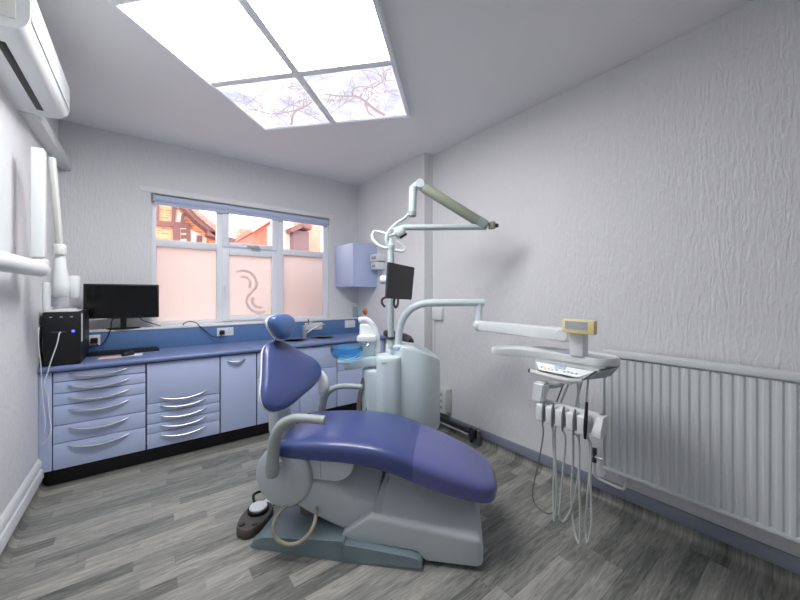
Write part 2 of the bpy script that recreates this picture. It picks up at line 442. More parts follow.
bm = bmesh.new(); bx(bm, .86, .98, y0-.03, y0-.018, 1.815, 1.835, .003); bx(bm, .90, .99, y0-.055, y0-.03, 1.80, 1.815, .003)
finish(bm, 'window_stay', 'armgrey', s1)
# roller blind, rolled up
b = thing('roller_blind', 'pale blue roller blind rolled up at the top of the window', 'blind', (.919, 3.838, 2.200))
tubeobj('blind_roll', 'blind', [(-.862, 0, .003), (.862, 0, .003)], .032, b, 20)
box('bottom_bar', 'blind', -.862, .862, -.012, .008, -.052, -.018, .004, b)
box('end_bracket', 'armgrey', -.875, -.863, -.03, .03, -.03, .045, .002, b)
box('end_bracket', 'armgrey', .863, .875, -.03, .03, -.03, .045, .002, b)

# ------------------------------------------------------------------ outside
def P2(y, *pts): return [(lambda q: (q.x, q.z))(atY(a, b, y)) for a, b in pts]
g = thing('brick_house', 'orange brick and timber framed house with sloping roof edge, seen through the left upper pane', 'house', (0, 8, 0))
Y8 = 8.0
def gl(poly): return [(x, z) for x, z in poly]
wl = P2(Y8, (120, 180), (166, 190), (178, 206), (195, 222), (213, 238), (222, 246)); wl = [(-3.5, 0), (wl[-1][0], 0)] + wl[::-1] + [(-3.5, wl[0][1])]
prismobj('brick_wall', 'brick', wl, 0, 3, plane='xz', parent=g)
bm = bmesh.new()
def beam(bm, a, b, wd, y, d0=-.06, d1=-.002):
    if d0 == -.06: d0 -= rnd.uniform(0, .03)
    a, b = Vector(a), Vector(b); t = (b-a).normalized(); n = Vector((-t.y, t.x))*wd/2
    prism(bm, [tuple(a+n), tuple(b+n), tuple(b-n), tuple(a-n)], d0, d1, plane='xz')
def q8(a, b): v = atY(a, b, Y8); return (v.x, v.z)
for (a, b, wd) in (((174, 202), (173, 226), .06), ((155, 223.5), (190, 226), .10), ((176.5, 227), (176.5, 262), .12), ((188, 228), (189, 262), .07),
                   ((199, 236), (198, 262), .10), ((183, 214), (181, 226), .05), ((157.5, 190), (157.5, 225), .05)):
    beam(bm, q8(*a), q8(*b), wd, Y8)
finish(bm, 'timber_framing', 'timber', g, 0)
bm = bmesh.new(); pp = P2(Y8, (180, 228), (188, 228.6), (188, 262), (180, 262)); prism(bm, pp, -.04, -.002, plane='xz')
pp = P2(Y8, (189, 229), (206, 238), (206, 262), (189, 262)); prism(bm, pp, -.04, -.002, plane='xz'); 
pp = P2(Y8, (175, 208), (187, 218), (182, 223), (175, 223)); prism(bm, pp, -.02, -.002, plane='xz')
finish(bm, 'render_panel', 'render', g, 0)
bm = bmesh.new()
for (a, b) in (((181, 229.5), (186.5, 233.5)), ((181, 235), (186.5, 239))):
    pp = P2(Y8, a, (b[0], a[1]), b, (a[0], b[1])); prism(bm, pp, -.05, -.03, plane='xz')
finish(bm, 'house_window', 'timber', g, 0)
bm = bmesh.new(); beam(bm, q8(172, 196), q8(196, 222), .11, Y8, -.35, .2); beam(bm, q8(196, 222), q8(221, 241), .11, Y8, -.35, .2); beam(bm, q8(205, 235), q8(232, 243), .1, Y8, -.35, .2)
finish(bm, 'bargeboard', 'timber', g, 0)
bm = bmesh.new(); beam(bm, q8(173, 192), q8(198, 219), .1, Y8, -.4, 3); beam(bm, q8(198, 219), q8(224, 240), .1, Y8, -.4, 3)
finish(bm, 'roof', 'tile', g, 0)
g = thing('brick_chimney', 'square orange brick chimney stack on low wall, seen through the middle upper pane', 'chimney', (0, 10.8, 0))
box('stack', 'brickred', *[v for v in (atY(239.5, 240, 10.8).x, atY(249, 240, 10.8).x)], 0, .6, 0, atY(244, 228.5, 10.8).z, 0, g)
pp = P2(10.8, (232, 236.5), (262, 233)); box('low_wall', 'palewall', pp[0][0], atY(251, 240, 10.8).x, -.15, -.01, 0, pp[0][1]-.15, 0, g)
g = thing('brick_outbuilding', 'red brick gable building with pale sloping verge, seen through the middle upper pane', 'building', (0, 8.5, 0))
pp = P2(8.5, (252.5, 231), (266, 222), (276, 216)); xr_ = atY(283, 230, 8.5).x
prismobj('gable_wall', 'brickred', [(pp[0][0], 0), (xr_, 0), (xr_, pp[2][1])]+pp[::-1], 0, 2, plane='xz', parent=g)
bm = bmesh.new(); v0 = atY(250, 231, 8.5); v1 = atY(277, 214, 8.5); beam(bm, (v0.x, v0.z), (v1.x, v1.z), .1, 8.5, -.15, 2.05); finish(bm, 'verge', 'palewall', g, 0)
g = thing('red_brick_house', 'red brick house with dark flat panel and pale lean-to, seen through the right upper pane', 'house', (0, 7, 0))
pp = P2(7, (306, 224), (350, 222)); box('brick_wall', 'brickred', pp[0][0]-.15, pp[1][0]+1, 0, 1.3, 0, pp[1][1]+.8, 0, g)
pp = P2(6.5, (293.5, 230), (309, 249)); box('dark_panel', 'darkpanel', pp[0][0], pp[1][0], -.5, -.02, pp[1][1]-.4, pp[0][1], 0, g)
pp = P2(6.7, (284, 226), (293, 249)); box('lean_to', 'palewall', pp[0][0]-.1, pp[1][0]+.02, -.3, .5, 0, pp[0][1]+.1, 0, g)
bm = bmesh.new(); a = atY(291, 230, 6.4); b_ = atY(303, 225, 6.4); c_ = atY(312, 227.5, 6.4)
beam(bm, (a.x, a.z), (b_.x, b_.z), .09, 7, -.6, .1); beam(bm, (b_.x, b_.z), (c_.x, c_.z), .09, 7, -.6, .1); finish(bm, 'roof_edge', 'timber', g, 0)
struct(box('ground', 'ground', -30, 34, YB+.3, 60, -.2, -.05))
tag(box('pane_bounce_wall', 'palewall', -2.5, 1.0, 6.2, 6.35, -.05, 1.45), 'unseen low pale wall added to reflect pinkish light through the frosted lower panes', 'wall')  # added out of view, bounces pinkish light onto the frosted panes

tag(box('pane_tint_wall', 'brickred', 1.25, 4.2, 4.35, 4.5, -.05, 1.80), 'unseen low red brick wall added close behind the right frosted pane to tint it', 'wall')  # unseen helper wall, added so the right frosted pane glows pinker
# ------------------------------------------------------------------ ceiling light panel (turned 45 degrees to the room)
PC = (.752, 2.055)
g = thing('ceiling_light_panel', 'large square sky-picture light panel of four lit panes under the ceiling', 'ceiling light', (PC[0], PC[1], CZ-.045), R_(-47.4))
HS = .612; HN = .634
bm = bmesh.new()
for a in ((-HS-.015, HS+.015, -HN-.015, -HN+.012), (-HS-.015, HS+.015, HS-.012, HS+.015), (-HS-.015, -HS+.012, -HN+.012, HS-.012), (HS-.012, HS+.015, -HN+.012, HS-.012)):
    bx(bm, *a, 0, .045, .002)
finish(bm, 'frame', 'upvc', g)
bm = bmesh.new(); bx(bm, -HS+.012, HS-.012, -.024, .024, .006, .03, .001); bx(bm, -.024, .024, -HN+.012, -.024, .006, .03, .001); bx(bm, -.024, .024, .024, HS-.012, .006, .03, .001)
finish(bm, 'cross_bar', 'upvc', g)
LITS = 10.0
M['pic_bright'] = picture_mat('sky_picture_bright', LITS, ((.95, .98, 1, 1), (1, 1, 1, 1), (1, .98, .96, 1)))
M['pic_soft'] = picture_mat('sky_picture_soft', 1.0, ((.34, .37, .50, 1), (.48, .47, .52, 1), (.70, .64, .67, 1)))
M['pic_branch'] = emis('backlit_branch_print', (.56, .44, .44, 1), .55)
M['pic_twig'] = emis('backlit_twig_print', (.56, .47, .53, 1), .55)
# in panel coordinates +y... choose panes by where they lie in the room
for sx in (-1, 1):
    for sy in (-1, 1):
        ang = R_(-47.4); wx = PC[0]+(sx*.3)*math.cos(ang)-(sy*.3)*math.sin(ang); wy = PC[1]+(sx*.3)*math.sin(ang)+(sy*.3)*math.cos(ang)
        d_ = wx*SN+wy*CS
        soft = d_ > PC[0]*SN+PC[1]*CS+.15
        x0_, x1_ = sorted((sx*.024, sx*(HS-.012))); yy0, yy1 = sorted((sy*.024, sy*((HS if sy > 0 else HN)-.012)))
        box('lit_pane', 'pic_soft' if soft else 'pic_bright', x0_, x1_, yy0, yy1, .012, .018, 0, g)
# printed tree branches on the two far panes
def panel_local(px_, py_):
    v = atZ(px_, py_, CZ-.034); dx, dy = v.x-PC[0], v.y-PC[1]; ca, sa = math.cos(R_(47.4)), math.sin(R_(47.4))
    return Vector((dx*ca-dy*sa, dx*sa+dy*ca))
def ok(p): return abs(p.x) < HS-.016 and abs(p.y) < HS-.016 and abs(p.x) > .026 and abs(p.y) > .026
def ribbon(bm, pts, w0, w1, z):
    n = len(pts); prev = None
    for i, p in enumerate(pts):
        t = (pts[min(i+1, n-1)]-pts[max(i-1, 0)]); t = t.normalized() if t.length else Vector((1, 0)); nn = Vector((-t.y, t.x))*(w0+(w1-w0)*i/(n-1))/2
        if not (ok(p+nn) and ok(p-nn)): prev = None; continue
        cur = (bm.verts.new((p.x+nn.x, p.y+nn.y, z)), bm.verts.new((p.x-nn.x, p.y-nn.y, z)))
        if prev: bm.faces.new((prev[0], prev[1], cur[1], cur[0]))
        prev = cur
bmB, bmT = bmesh.new(), bmesh.new()
def limb(pix, w0, w1, twigs=3):
    twigs = int(twigs*1.8)
    P = [panel_local(*q) for q in pix]; pts = spline([(p.x, p.y, 0) for p in P], 14); pts = [Vector((p.x+rnd.gauss(0, .0012), p.y+rnd.gauss(0, .0012))) for p in pts]
    ribbon(bmB if w0 > .012 else bmT, pts, w0, w1, .0105)
    for _ in range(twigs):
        i = rnd.randrange(2, len(pts)-1); p = pts[i].copy(); a = math.atan2(pts[i].y-pts[i-1].y, pts[i].x-pts[i-1].x)+rnd.choice((-1, 1))*rnd.uniform(.5, 1.2)
        tw = [p.copy()]
        for _ in range(rnd.randrange(12, 30)):
            a += rnd.gauss(0, .3); p = p+Vector((math.cos(a), math.sin(a)))*.012; tw.append(p.copy())
        ribbon(bmT, tw, .0065, .003, .0100)
        if rnd.random() < .7:
            j = rnd.randrange(2, len(tw)); p = tw[j].copy(); a += rnd.choice((-1, 1))*.9; tt = [p.copy()]
            for _ in range(rnd.randrange(6, 14)):
                a += rnd.gauss(0, .3); p = p+Vector((math.cos(a), math.sin(a)))*.011; tt.append(p.copy())
            ribbon(bmT, tt, .0045, .0025, .0095)
def c8(a, b): return (225+a/4., b/4.)
limb([c8(640, 462), c8(590, 430), c8(555, 400), c8(520, 385), c8(460, 384), c8(400, 376)], .030, .014, 12)
limb([c8(560, 405), c8(575, 450), c8(600, 465)], .016, .008, 3)
limb([c8(512, 388), c8(512, 360), c8(545, 345), c8(590, 350), c8(625, 330), c8(665, 320), c8(700, 330)], .013, .006, 9)
limb([c8(640, 320), c8(635, 290), c8(660, 272), c8(670, 255)], .008, .004, 4)
limb([c8(545, 345), c8(600, 375), c8(640, 370), c8(690, 380)], .007, .004, 5)
limb([c8(285, 440), c8(240, 450), c8(180, 455), c8(130, 440), c8(90, 410)], .016, .006, 9)
limb([c8(265, 500), c8(272, 460), c8(290, 440), c8(330, 420), c8(370, 385)], .020, .010, 9)
limb([c8(290, 440), c8(340, 460), c8(390, 490)], .013, .006, 4)
limb([c8(225, 452), c8(250, 425), c8(290, 410), c8(350, 380)], .008, .004, 6)
limb([c8(210, 330), c8(250, 350), c8(290, 340)], .006, .003, 4)
limb([c8(30, 360), c8(70, 380), c8(120, 400), c8(150, 430)], .006, .003, 6)
limb([c8(600, 195), c8(640, 200), c8(655, 190)], .005, .003, 3)
pb = finish(bmB, 'branch_print', 'pic_branch', g, 0); pt = finish(bmT, 'twig_print', 'pic_twig', g, 0)

# ------------------------------------------------------------------ air conditioner and trunking
g = thing('air_conditioner', 'white wall-mounted air conditioner with black louvre slot, high on the left wall', 'air conditioner', (XL, 2.33, 2.33))
bm = bmesh.new()
prof = [(0, 0), (.13, .0), (.185, .012), (.205, .05), (.208, .12), (.20, .20), (.17, .262), (.12, .285), (0, .285)]
prof = rpoly(prof, [0, .02, .03, .03, .05, .04, .03, .03, 0], 4)
prism(bm, prof, -.42, .42, .012, 3, 'xz'); finish(bm, 'body', 'white', g)
box('louvre', 'black', .088, .116, -.30, .33, -.003, .004, .001, g)
box('side_cap', 'offwhite', .03, .17, -.424, -.418, .04, .25, .002, g)
box('front_panel', 'white', .2075, .2092, -.40, .40, .06, .19, .002, g)
tag(box('pipe_trunking', 'trim', XL, XL+.075, 2.752, YB-.001, 2.328, 2.40, .004), 'white square trunking running from the air conditioner to the back wall', 'trunking')

# ------------------------------------------------------------------ wall-mounted x-ray arm
g = thing('xray_machine', 'white folding x-ray arm with tube head, on the left wall above the black computer', 'x-ray machine')
ax = XL+.102
box('wall_plate', 'white', XL+.001, XL+.03, 1.3, 1.75, 1.30, 1.58, .01, g)
tubeobj('horizontal_arm', 'white', [(XL+.042, 1.52, 1.447), (ax-.02, 1.55, 1.447), (ax, 1.66, 1.447), (ax, 2.0, 1.449), (ax, 2.66, 1.453), (ax, 2.72, 1.454)], [.04, .04, .041, .041, .041, .034], g, 20)
latheobj('knuckle', 'offwhite', [(.0, -.03), (.035, -.03), (.04, -.02), (.04, .05), (.025, .062), (0, .062)], g, (ax, 2.64, 1.45))
box('vertical_arm', 'white', ax-.028, ax+.026, 2.60, 2.66, 1.515, 2.105, .008, g, 3)
up = Vector((ax+.04, 2.69, 2.09)); lo = Vector((-.408, 2.78, 1.60))
bm = bmesh.new(); bx(bm, -.014, .014, -.020, .020, 0, (lo-up).length, .008, 2, axis_mtx(up, lo-up)); finish(bm, 'diagonal_arm', 'offwhite', g)
latheobj('head_joint', 'offwhite', [(0, 0), (.028, 0), (.03, .01), (.03, .05), (.024, .06), (0, .06)], g, tuple(lo+Vector((0, 0, -.05))))
hd = lo+Vector((.0, .02, -.05))
bm = bmesh.new(); loft(bm, [[(hd.x+x*.72, hd.y+y, hd.z+z) for x, y in superell(r_, r_, 2.6, 24)] for r_, z in ((.026, 0), (.036, -.03), (.04, -.08), (.05, -.13), (.054, -.18), (.05, -.235), (.04, -.25))])
finish(bm, 'tube_head', 'white', g, 50)
latheobj('aiming_cone', 'screen', [(0, -.06), (.038, -.06), (.038, .0), (0, .0)], g, (hd.x, hd.y, hd.z-.245))
box('rear_housing', 'white', hd.x+.03, hd.x+.075, hd.y+.04, hd.y+.10, hd.z-.26, hd.z-.12, .01, g)
g = thing('xray_control', 'slim white x-ray control handset on the left wall behind the black computer', 'control panel')
box('case', 'white', XL, XL+.035, 3.30, 3.46, 1.20, 1.40, .012, g)
box('keypad', 'armgrey', XL+.035, XL+.037, 3.34, 3.42, 1.26, 1.37, 0, g)
tubeobj('cable', 'white', [(XL+.015, 3.32, 1.21), (XL+.02, 3.26, 1.14), (XL+.014, 3.24, 1.0), (XL+.012, 3.26, .90)], .004, g, 8, 5)

# ------------------------------------------------------------------ cabinets along the back wall
CF = 3.21
def smile(bm, x0, x1, z, y, droop, r):
    n = 14; pts = []; rs = []
    for i in range(n+1):
        t = i/n; s_ = 4*t*(1-t); pts.append((x0+(x1-x0)*t, y-.018*s_**.5-.004, z-droop*s_)); rs.append(r*(.35+.65*s_))
    tube(bm, pts, rs, 10, True)
def handle(parent, x0, x1, z, droop=.030, r=.0105):
    bm = bmesh.new(); smile(bm, x0, x1, z, CF-.018, droop, r)
    for x in (x0+.012, x1-.012): tube(bm, [(x, CF-.001, z-.002), (x, CF-.024, z-.004)], .004, 8)
    return finish(bm, 'handle', 'chrome', parent, 60)
def cab(label, x0, x1, fronts):
    g = thing('base_cabinet', label, 'cabinet', group='lilac base cabinets along the back wall')
    box('carcass', 'lilacgap', x0+.001, x1-.001, CF+.001, UF-.002, .13, WT-.042 if x0 < .79 else .66, 0, g)
    if x0 > .79: box('top_rail', 'lilacgap', x0+.001, x1-.001, CF+.001, CF+.02, .66, WT-.042, 0, g)
    for kind, a, b, z0, z1, h in fronts:
        o = box(kind, 'lilac', a+.0025, b-.0025, CF-.018, CF, z0+.0022, z1-.0022, .003, g)
        if h: handle(o, *h)
    return g
H1 = (-.425, -.105)
zz = [.785, .72, .642, .561, .426, .305, .128]; hz = [.772, .690, .609, .531, .402, .281]
cab('lilac drawer cabinet with six drawers, leftmost under the computer', -.502, -.003, [('drawer', -.502, -.004, zz[i+1], zz[i], (H1[0], H1[1], hz[i])) for i in range(6)])
zz = [.473, .397, .318, .244, .128]; hz = [.452, .372, .298, .222]
cab('lilac cabinet with tall flap above four narrow drawers, second from the left', .0, .498,
    [('flap', 0, .498, .473, .785, (.085, .395, .512))]+[('drawer', 0, .498, zz[i+1], zz[i], (.085, .395, hz[i])) for i in range(4)])
cab('narrow lilac cabinet with a single door, between the drawers and the chair back', .502, .793, [('door', .502, .793, .128, .785, (.555, .695, .745, .022))])
cab('wide lilac sink cabinet behind the chair backrest', .797, 1.592, [('false_panel', .797, 1.592, .556, .785, None), ('door', .797, 1.195, .128, .556, None), ('door', 1.195, 1.592, .128, .556, None)])
cab('lilac corner cabinet behind the spittoon', 1.597, 2.19, [('drawer', 1.597, 2.19, .50, .785, None), ('door', 1.597, 2.19, .128, .50, None)])
tag(box('filler_panel', 'lilac', XL+.001, -.505, CF-.016, CF+.02, .13, .788, .002), 'narrow lilac filler panel between left wall and drawers', 'panel')
tag(box('cabinet_plinth', 'plinth', XL+.006, 2.19, 3.275, 3.30, .0, .128), 'black recessed plinth under the lilac cabinets', 'plinth')
# worktop with two round sinks cut in
def circ(cx_, cy_, r, n=36): return [(cx_+r*math.cos(2*math.pi*i/n), cy_+r*math.sin(2*math.pi*i/n)) for i in range(n)]
SK = [(1.235, 3.43), (1.545, 3.45)]; SR = .112
bm = bmesh.new(); E_ = []
for lp in ([(XL+.001, 3.178), (2.215, 3.178), (2.215, UF-.001), (XL+.001, UF-.001)], circ(*SK[0], SR), circ(*SK[1], SR)):
    vs = [bm.verts.new((x, y, WT)) for x, y in lp]; E_ += [bm.edges.new((vs[i], vs[(i+1) % len(vs)])) for i in range(len(vs))]
bmesh.ops.triangle_fill(bm, edges=E_, use_beauty=True)
r = bmesh.ops.extrude_face_region(bm, geom=bm.faces[:]); bmesh.ops.translate(bm, vec=(0, 0, -.038), verts=[v for v in r['geom'] if isinstance(v, bmesh.types.BMVert)])
tp = tag(finish(bm, 'worktop', 'bluetop', None, 30), 'long speckled blue laminate worktop over the lilac cabinets', 'worktop')
tubeobj('front_edge', 'bluetop', [(XL+.001, 3.180, WT-.019), (2.215, 3.180, WT-.019)], .019, tp, 16)
for (sx, sy), lb in zip(SK, ('round steel sink bowl nearest the tap on the blue worktop', 'round steel sink bowl at the right of the tap, nearer the spittoon')):
    s_ = tag(latheobj('sink_bowl', 'steel', [(SR+.02, WT+.0005), (SR+.02, WT+.004), (SR-.004, WT+.005), (SR-.008, WT-.01), (SR-.02, WT-.13), (.03, WT-.145), (.03, WT-.147), (SR-.016, WT-.134), (SR-.002, WT-.03), (SR-.001, WT+.0005)], None, (sx, sy, 0)), lb, 'sink', 'steel sink bowls')
    latheobj('drain', 'chrome', [(0, WT-.144), (.026, WT-.144), (.024, WT-.140), (0, WT-.139)], s_, (sx, sy, 0))
g = thing('mixer_tap', 'chrome mixer tap with angled spout between the round sinks', 'tap', (1.385, 3.57, WT))
latheobj('tap_body', 'chrome', [(0, 0), (.03, 0), (.03, .008), (.024, .012), (.024, .12), (.02, .135), (0, .137)], g)
tubeobj('spout', 'chrome', [(.012, -.005, .045), (.10, -.03, .10), (.20, -.05, .145), (.215, -.053, .138)], .010, g, 10)
tubeobj('lever', 'chrome', [(0, 0, .13), (.03, .0, .15), (.11, -.01, .185)], .006, g, 8)
tubeobj('lever_knob', 'dgrey', [(.06, .03, .14), (.06, .03, .20)], .006, g, 8)
# upstand, ledge
tag(box('upstand', 'bluepanel', XL+.001, 2.183, UF, UF+.016, WT-.002, SZ-.017, .001), 'speckled blue upstand panel between worktop and window ledge', 'upstand')
struct(box('window_sill', 'white', XL+.001, 2.225, UF-.008, 3.863, SZ-.016, SZ, .003))
struct(box('trim_2', 'wall', XL+.001, 2.225, UF+.018, YB-.001, .0, SZ-.018))
# sockets on the upstand
def socket(name, label, x0, x1, z0, z1, n):
    g = thing(name, label, 'socket', (0, UF, 0), group='white sockets on the blue upstand')
    box('face_plate', 'white', x0, x1, -.010, 0, z0, z1, .002, g)
    for i in range(n):
        cx_ = x0+(x1-x0)*(i+.5)/n; zc = (z0+z1)/2
        bm = bmesh.new()
        for dx, dz, ww, hh in ((0, .016, .004, .008), (-.012, -.008, .007, .004), (.012, -.008, .007, .004)): bx(bm, cx_+dx-ww/2, cx_+dx+ww/2, -.0108, -.0099, zc+dz-hh/2, zc+dz+hh/2)
        finish(bm, 'socket_holes', 'gasket', g, 0)
        box('switch', 'white', cx_+.012, cx_+.022, -.014, -.010, zc+.012, zc+.028, .001, g)
    return g
socket('double_socket', 'white double socket with a black plug, on the blue upstand under the window', .545, .69, .905, .985, 2)
socket('double_socket', 'white double socket behind the mixer tap, on the blue upstand', 1.425, 1.635, .903, .985, 2)
socket('single_socket', 'white socket at the right end of the blue upstand', 1.93, 2.07, .90, .99, 1)
socket('double_socket', 'white socket with plugs beside the black computer, on the blue upstand', -.375, -.30, .90, .985, 1)
def plug(name, label, x, z, pts):
    g = thing(name, label, 'plug')
    box('plug_body', 'black', x-.022, x+.022, UF-.05, UF-.016, z-.02, z+.022, .006, g)
    tubeobj('cable', 'black', pts, .0042, g, 8, 6); return g
plug('power_plug', 'black plug and looping black cable in the socket under the window', .585, .94,
     [(.585, UF-.045, .935), (.56, UF-.055, .905), (.50, UF-.03, .91), (.45, UF-.02, .96), (.40, UF-.012, 1.01), (.37, UF+.01, 1.045), (.32, UF+.01, 1.06), (.28, UF+.015, 1.045), (.27, UF+.02, 1.027)])
plug('power_plug', 'black plug and cable beside the black computer, below the left end of monitor', -.335, .94,
     [(-.335, UF-.045, .935), (-.30, UF-.05, .90), (-.26, UF-.03, .95), (-.235, UF-.015, 1.03), (-.23, UF-.02, 1.09), (-.20, UF-.02, 1.13)])

# ------------------------------------------------------------------ things on the worktop
g = thing('computer_tower', 'black computer tower with glowing blue power light on the left end of the worktop', 'computer', (XL+.022, 3.185, WT+.001))
box('case', 'black', 0, .182, .01, .43, .004, .362, .003, g)
box('front_bezel', 'black', 0, .182, 0, .012, .004, .362, .004, g)
for k in range(3): box('drive_badge', 'screen', .03+k*.05, .044+k*.05, -.001, .001, .325, .331, 0, g)
box('power_light', 'led', .138, .152, -.002, .001, .222, .236, 0, g)
box('port_strip', 'dgrey', .04, .11, -.0012, .001, .222, .232, 0, g)
box('side_label', 'paper', .1822, .1832, .03, .085, .15, .345, 0, g)
for dx in (.02, .15): box('foot', 'black', dx, dx+.02, .03, .05, 0, .005, 0, g)
tag(tubeobj('usb_cable', 'white', [(-.462, 3.183, 1.058), (-.465, 3.160, 1.05), (-.475, 3.150, .98), (-.50, 3.145, .88), (-.517, 3.145, .80), (-.535, 3.147, .72), (-.522, 3.170, .66), (-.515, 3.180, .52), (-.505, 3.172, .42), (-.52, 3.170, .36), (-.545, 3.17, .33)], .0035, None, 8, 6),
    'white cable plugged into the computer front, dangling over the worktop edge', 'cable')
tag(tubeobj('white_cable', 'white', [(-.553, 3.46, 1.12), (-.5635, 3.22, 1.10), (-.5605, 3.155, 1.04), (-.556, 3.15, .94), (-.548, 3.15, .84), (-.545, 3.152, .72), (-.54, 3.170, .58), (-.532, 3.175, .47), (-.54, 3.18, .40), (-.56, 3.2, .38)], .003, None, 8, 6),
    'thin white cable hanging down the left wall beside the computer', 'cable')
zt = WT+.364
tag(box('paper_sheet', 'paper', -.55, -.38, 3.20, 3.42, zt, zt+.006, 0, mtx=None), 'stack of white paper on top of the black computer', 'paper')
tag(box('paper_note', 'paper', -.50, -.40, 3.22, 3.34, zt+.0065, zt+.016, .002), 'small white pad lying on the papers on the computer', 'notepad')
g = thing('computer_monitor', 'wide black flat computer monitor on the window ledge', 'monitor', (-.155, 3.70, SZ))
g.rotation_euler = (0, 0, R_(0))
yv = -.075
box('screen_case', 'black', -.245, .243, yv, yv+.03, .092, .378, .006, g)
box('screen_panel', 'blackgloss', -.232, .230, yv-.001, yv+.001, .112, .366, 0, g)
box('case_sticker', 'paper', -.222, -.10, yv-.0015, yv+.001, .090, .096, 0, g)
box('stand_neck', 'black', -.02, .02, yv+.025, yv+.05, .008, .16, .004, g)
bm = bmesh.new(); loft(bm, [[(x, y+.0, z) for x, y in superell(.115*k, .062*k, 2.4, 32)] for k, z in ((1, 0), (1, .005), (.9, .010), (.3, .014))]); finish(bm, 'stand_base', 'blackgloss', g, 50)
tag(tubeobj('monitor_cable', 'black', [(-.06, 3.66, 1.14), (-.03, 3.67, 1.09), (.02, 3.68, 1.065), (.06, 3.70, 1.045), (.10, 3.72, 1.026)], .0035, None, 8, 6), 'thin black cable curving from the monitor to the window ledge', 'cable')
g = thing('keyboard', 'black computer keyboard on the blue worktop below the monitor', 'keyboard', (-.14, 3.565, WT+.001), R_(2))
box('keyboard_base', 'black', -.225, .225, -.065, .065, 0, .018, .004, g)
bm = bmesh.new()
for i in range(15):
    for j in range(5): bx(bm, -.215+i*.0288, -.215+i*.0288+.024, -.055+j*.0225, -.055+j*.0225+.019, .018, .025, 0)
finish(bm, 'keys', 'black', g, 0)
tag(box('peach_sheet', 'peach', -.285, -.15, 3.30, 3.41, WT+.0008, WT+.0028), 'peach paper sheet on the worktop, left of the mouse', 'paper')
tag(box('white_sheet', 'paper', -.148, -.025, 3.33, 3.44, WT+.0008, WT+.0028), 'white paper sheet under the black mouse on the worktop', 'paper')
g = thing('computer_mouse', 'black computer mouse on the white sheet in front of the keyboard', 'mouse', (-.115, 3.385, WT+.003), R_(60))
bm = bmesh.new(); loft(bm, [[(x, y, z) for x, y in superell(.052*k, .030*k, 2.3, 24)] for k, z in ((1, 0), (1.02, .012), (.9, .024), (.6, .033), (.15, .036))]); finish(bm, 'mouse_shell', 'black', g, 60)
bm = bmesh.new(); lathe(bm, [(0, -.004), (.007, -.004), (.007, .004), (0, .004)], 12, Matrix.Translation((.03, 0, .028)) @ Matrix.Rotation(R_(90), 4, 'X')); finish(bm, 'scroll_wheel', 'dgrey', g)
# soap bottle and orange knob near the corner
g = thing('soap_bottle', 'pale blue pump soap bottle in the corner on the window ledge', 'bottle', (2.10, 3.70, SZ))
bm = bmesh.new(); loft(bm, [[(x, y, z) for x, y in superell(a, a*.7, 4, 24)] for a, z in ((.030, 0), (.033, .004), (.033, .115), (.028, .128), (.012, .136))]); finish(bm, 'bottle_body', 'soap', g, 50)
tubeobj('pump', 'white', [(0, 0, .132), (0, 0, .172), (-.035, 0, .168)], .005, g, 8)
g = thing('rotary_control', 'round orange knob on the far right wall above the upstand', 'control')
bm = bmesh.new(); lathe(bm, [(0, 0), (.036, 0), (.040, .012), (.030, .025), (.012, .03), (0, .03)], 20, axis_mtx((XF, 3.63, 1.09), (-1, 0, 0))); finish(bm, 'knob_dial', 'orange', g)
bm = bmesh.new(); lathe(bm, [(0, 0), (.012, 0), (.010, .014), (0, .015)], 14, axis_mtx((XF-.03, 3.63, 1.09), (-1, 0, 0))); finish(bm, 'knob_centre', 'brown', g)

# ------------------------------------------------------------------ wall cabinet and glove dispensers
g = thing('wall_cabinet', 'pale lilac wall cabinet in the corner right of the window', 'cabinet')
box('carcass', 'lilac', 1.904, XF-.001, 3.372, YB-.015, 1.40, 1.907, .001, g)
dr = box('door', 'lilac', 1.886, 1.902, 3.374, YB-.017, 1.402, 1.905, .002, g)
tubeobj('handle', 'chrome', [(1.885, 3.50, 1.425), (1.872, 3.51, 1.42), (1.870, 3.55, 1.417), (1.872, 3.59, 1.42), (1.885, 3.60, 1.425)], .004, dr, 8)
for k, (ya, yb, za, zb, lb) in enumerate(((3.18, 3.36, 1.69, 1.78, 'white glove box dispenser on the wall beside the wall cabinet, upper one'), (3.20, 3.345, 1.60, 1.685, 'white glove box dispenser beside the wall cabinet, lower one'))):
    g = thing('glove_dispenser', lb, 'dispenser', group='glove dispensers beside the wall cabinet')
    box('dispenser_case', 'white', XF-.115, XF, ya, yb, za, zb, .010, g)
    box('opening', 'armgrey', XF-.1158, XF-.1145, ya+.04, yb-.04, za+.025, zb-.03, 0, g)

# ------------------------------------------------------------------ right wall fittings
g = thing('radiator', 'long white ribbed panel radiator on the right wall', 'radiator', (XR, .88, 0))
LY, Z0, Z1 = 1.36, .245, .975
bm = bmesh.new()   # corrugated front
pts = []; pitch = .0400; n = int(LY/pitch)
for i in range(n):
    y = -.014-i*pitch
    pts += [(-.094, y), (-.094, y-.010), (-.102, y-.018), (-.102, y-.032)]
pts.append((-.094, -.014-n*pitch))
lo_ = [bm.verts.new((x, y, Z0+.022)) for x, y in pts]; hi_ = [bm.verts.new((x, y, Z1-.045)) for x, y in pts]
for i in range(len(pts)-1): bm.faces.new((lo_[i], lo_[i+1], hi_[i+1], hi_[i]))
bx(bm, -.089, -.075, -LY, -.002, Z0+.01, Z1-.03)
finish(bm, 'ribbed_panel', 'rad', g, 25)
box('top_rail', 'rad', -.106, -.035, -LY, 0, Z1-.036, Z1, .005, g)
box('bottom_rail', 'rad', -.102, -.075, -LY, 0, Z0, Z0+.026, .006, g)
box('end_cover', 'rad', -.100, -.040, -.004, .001, Z0+.01, Z1-.01, .001, g)
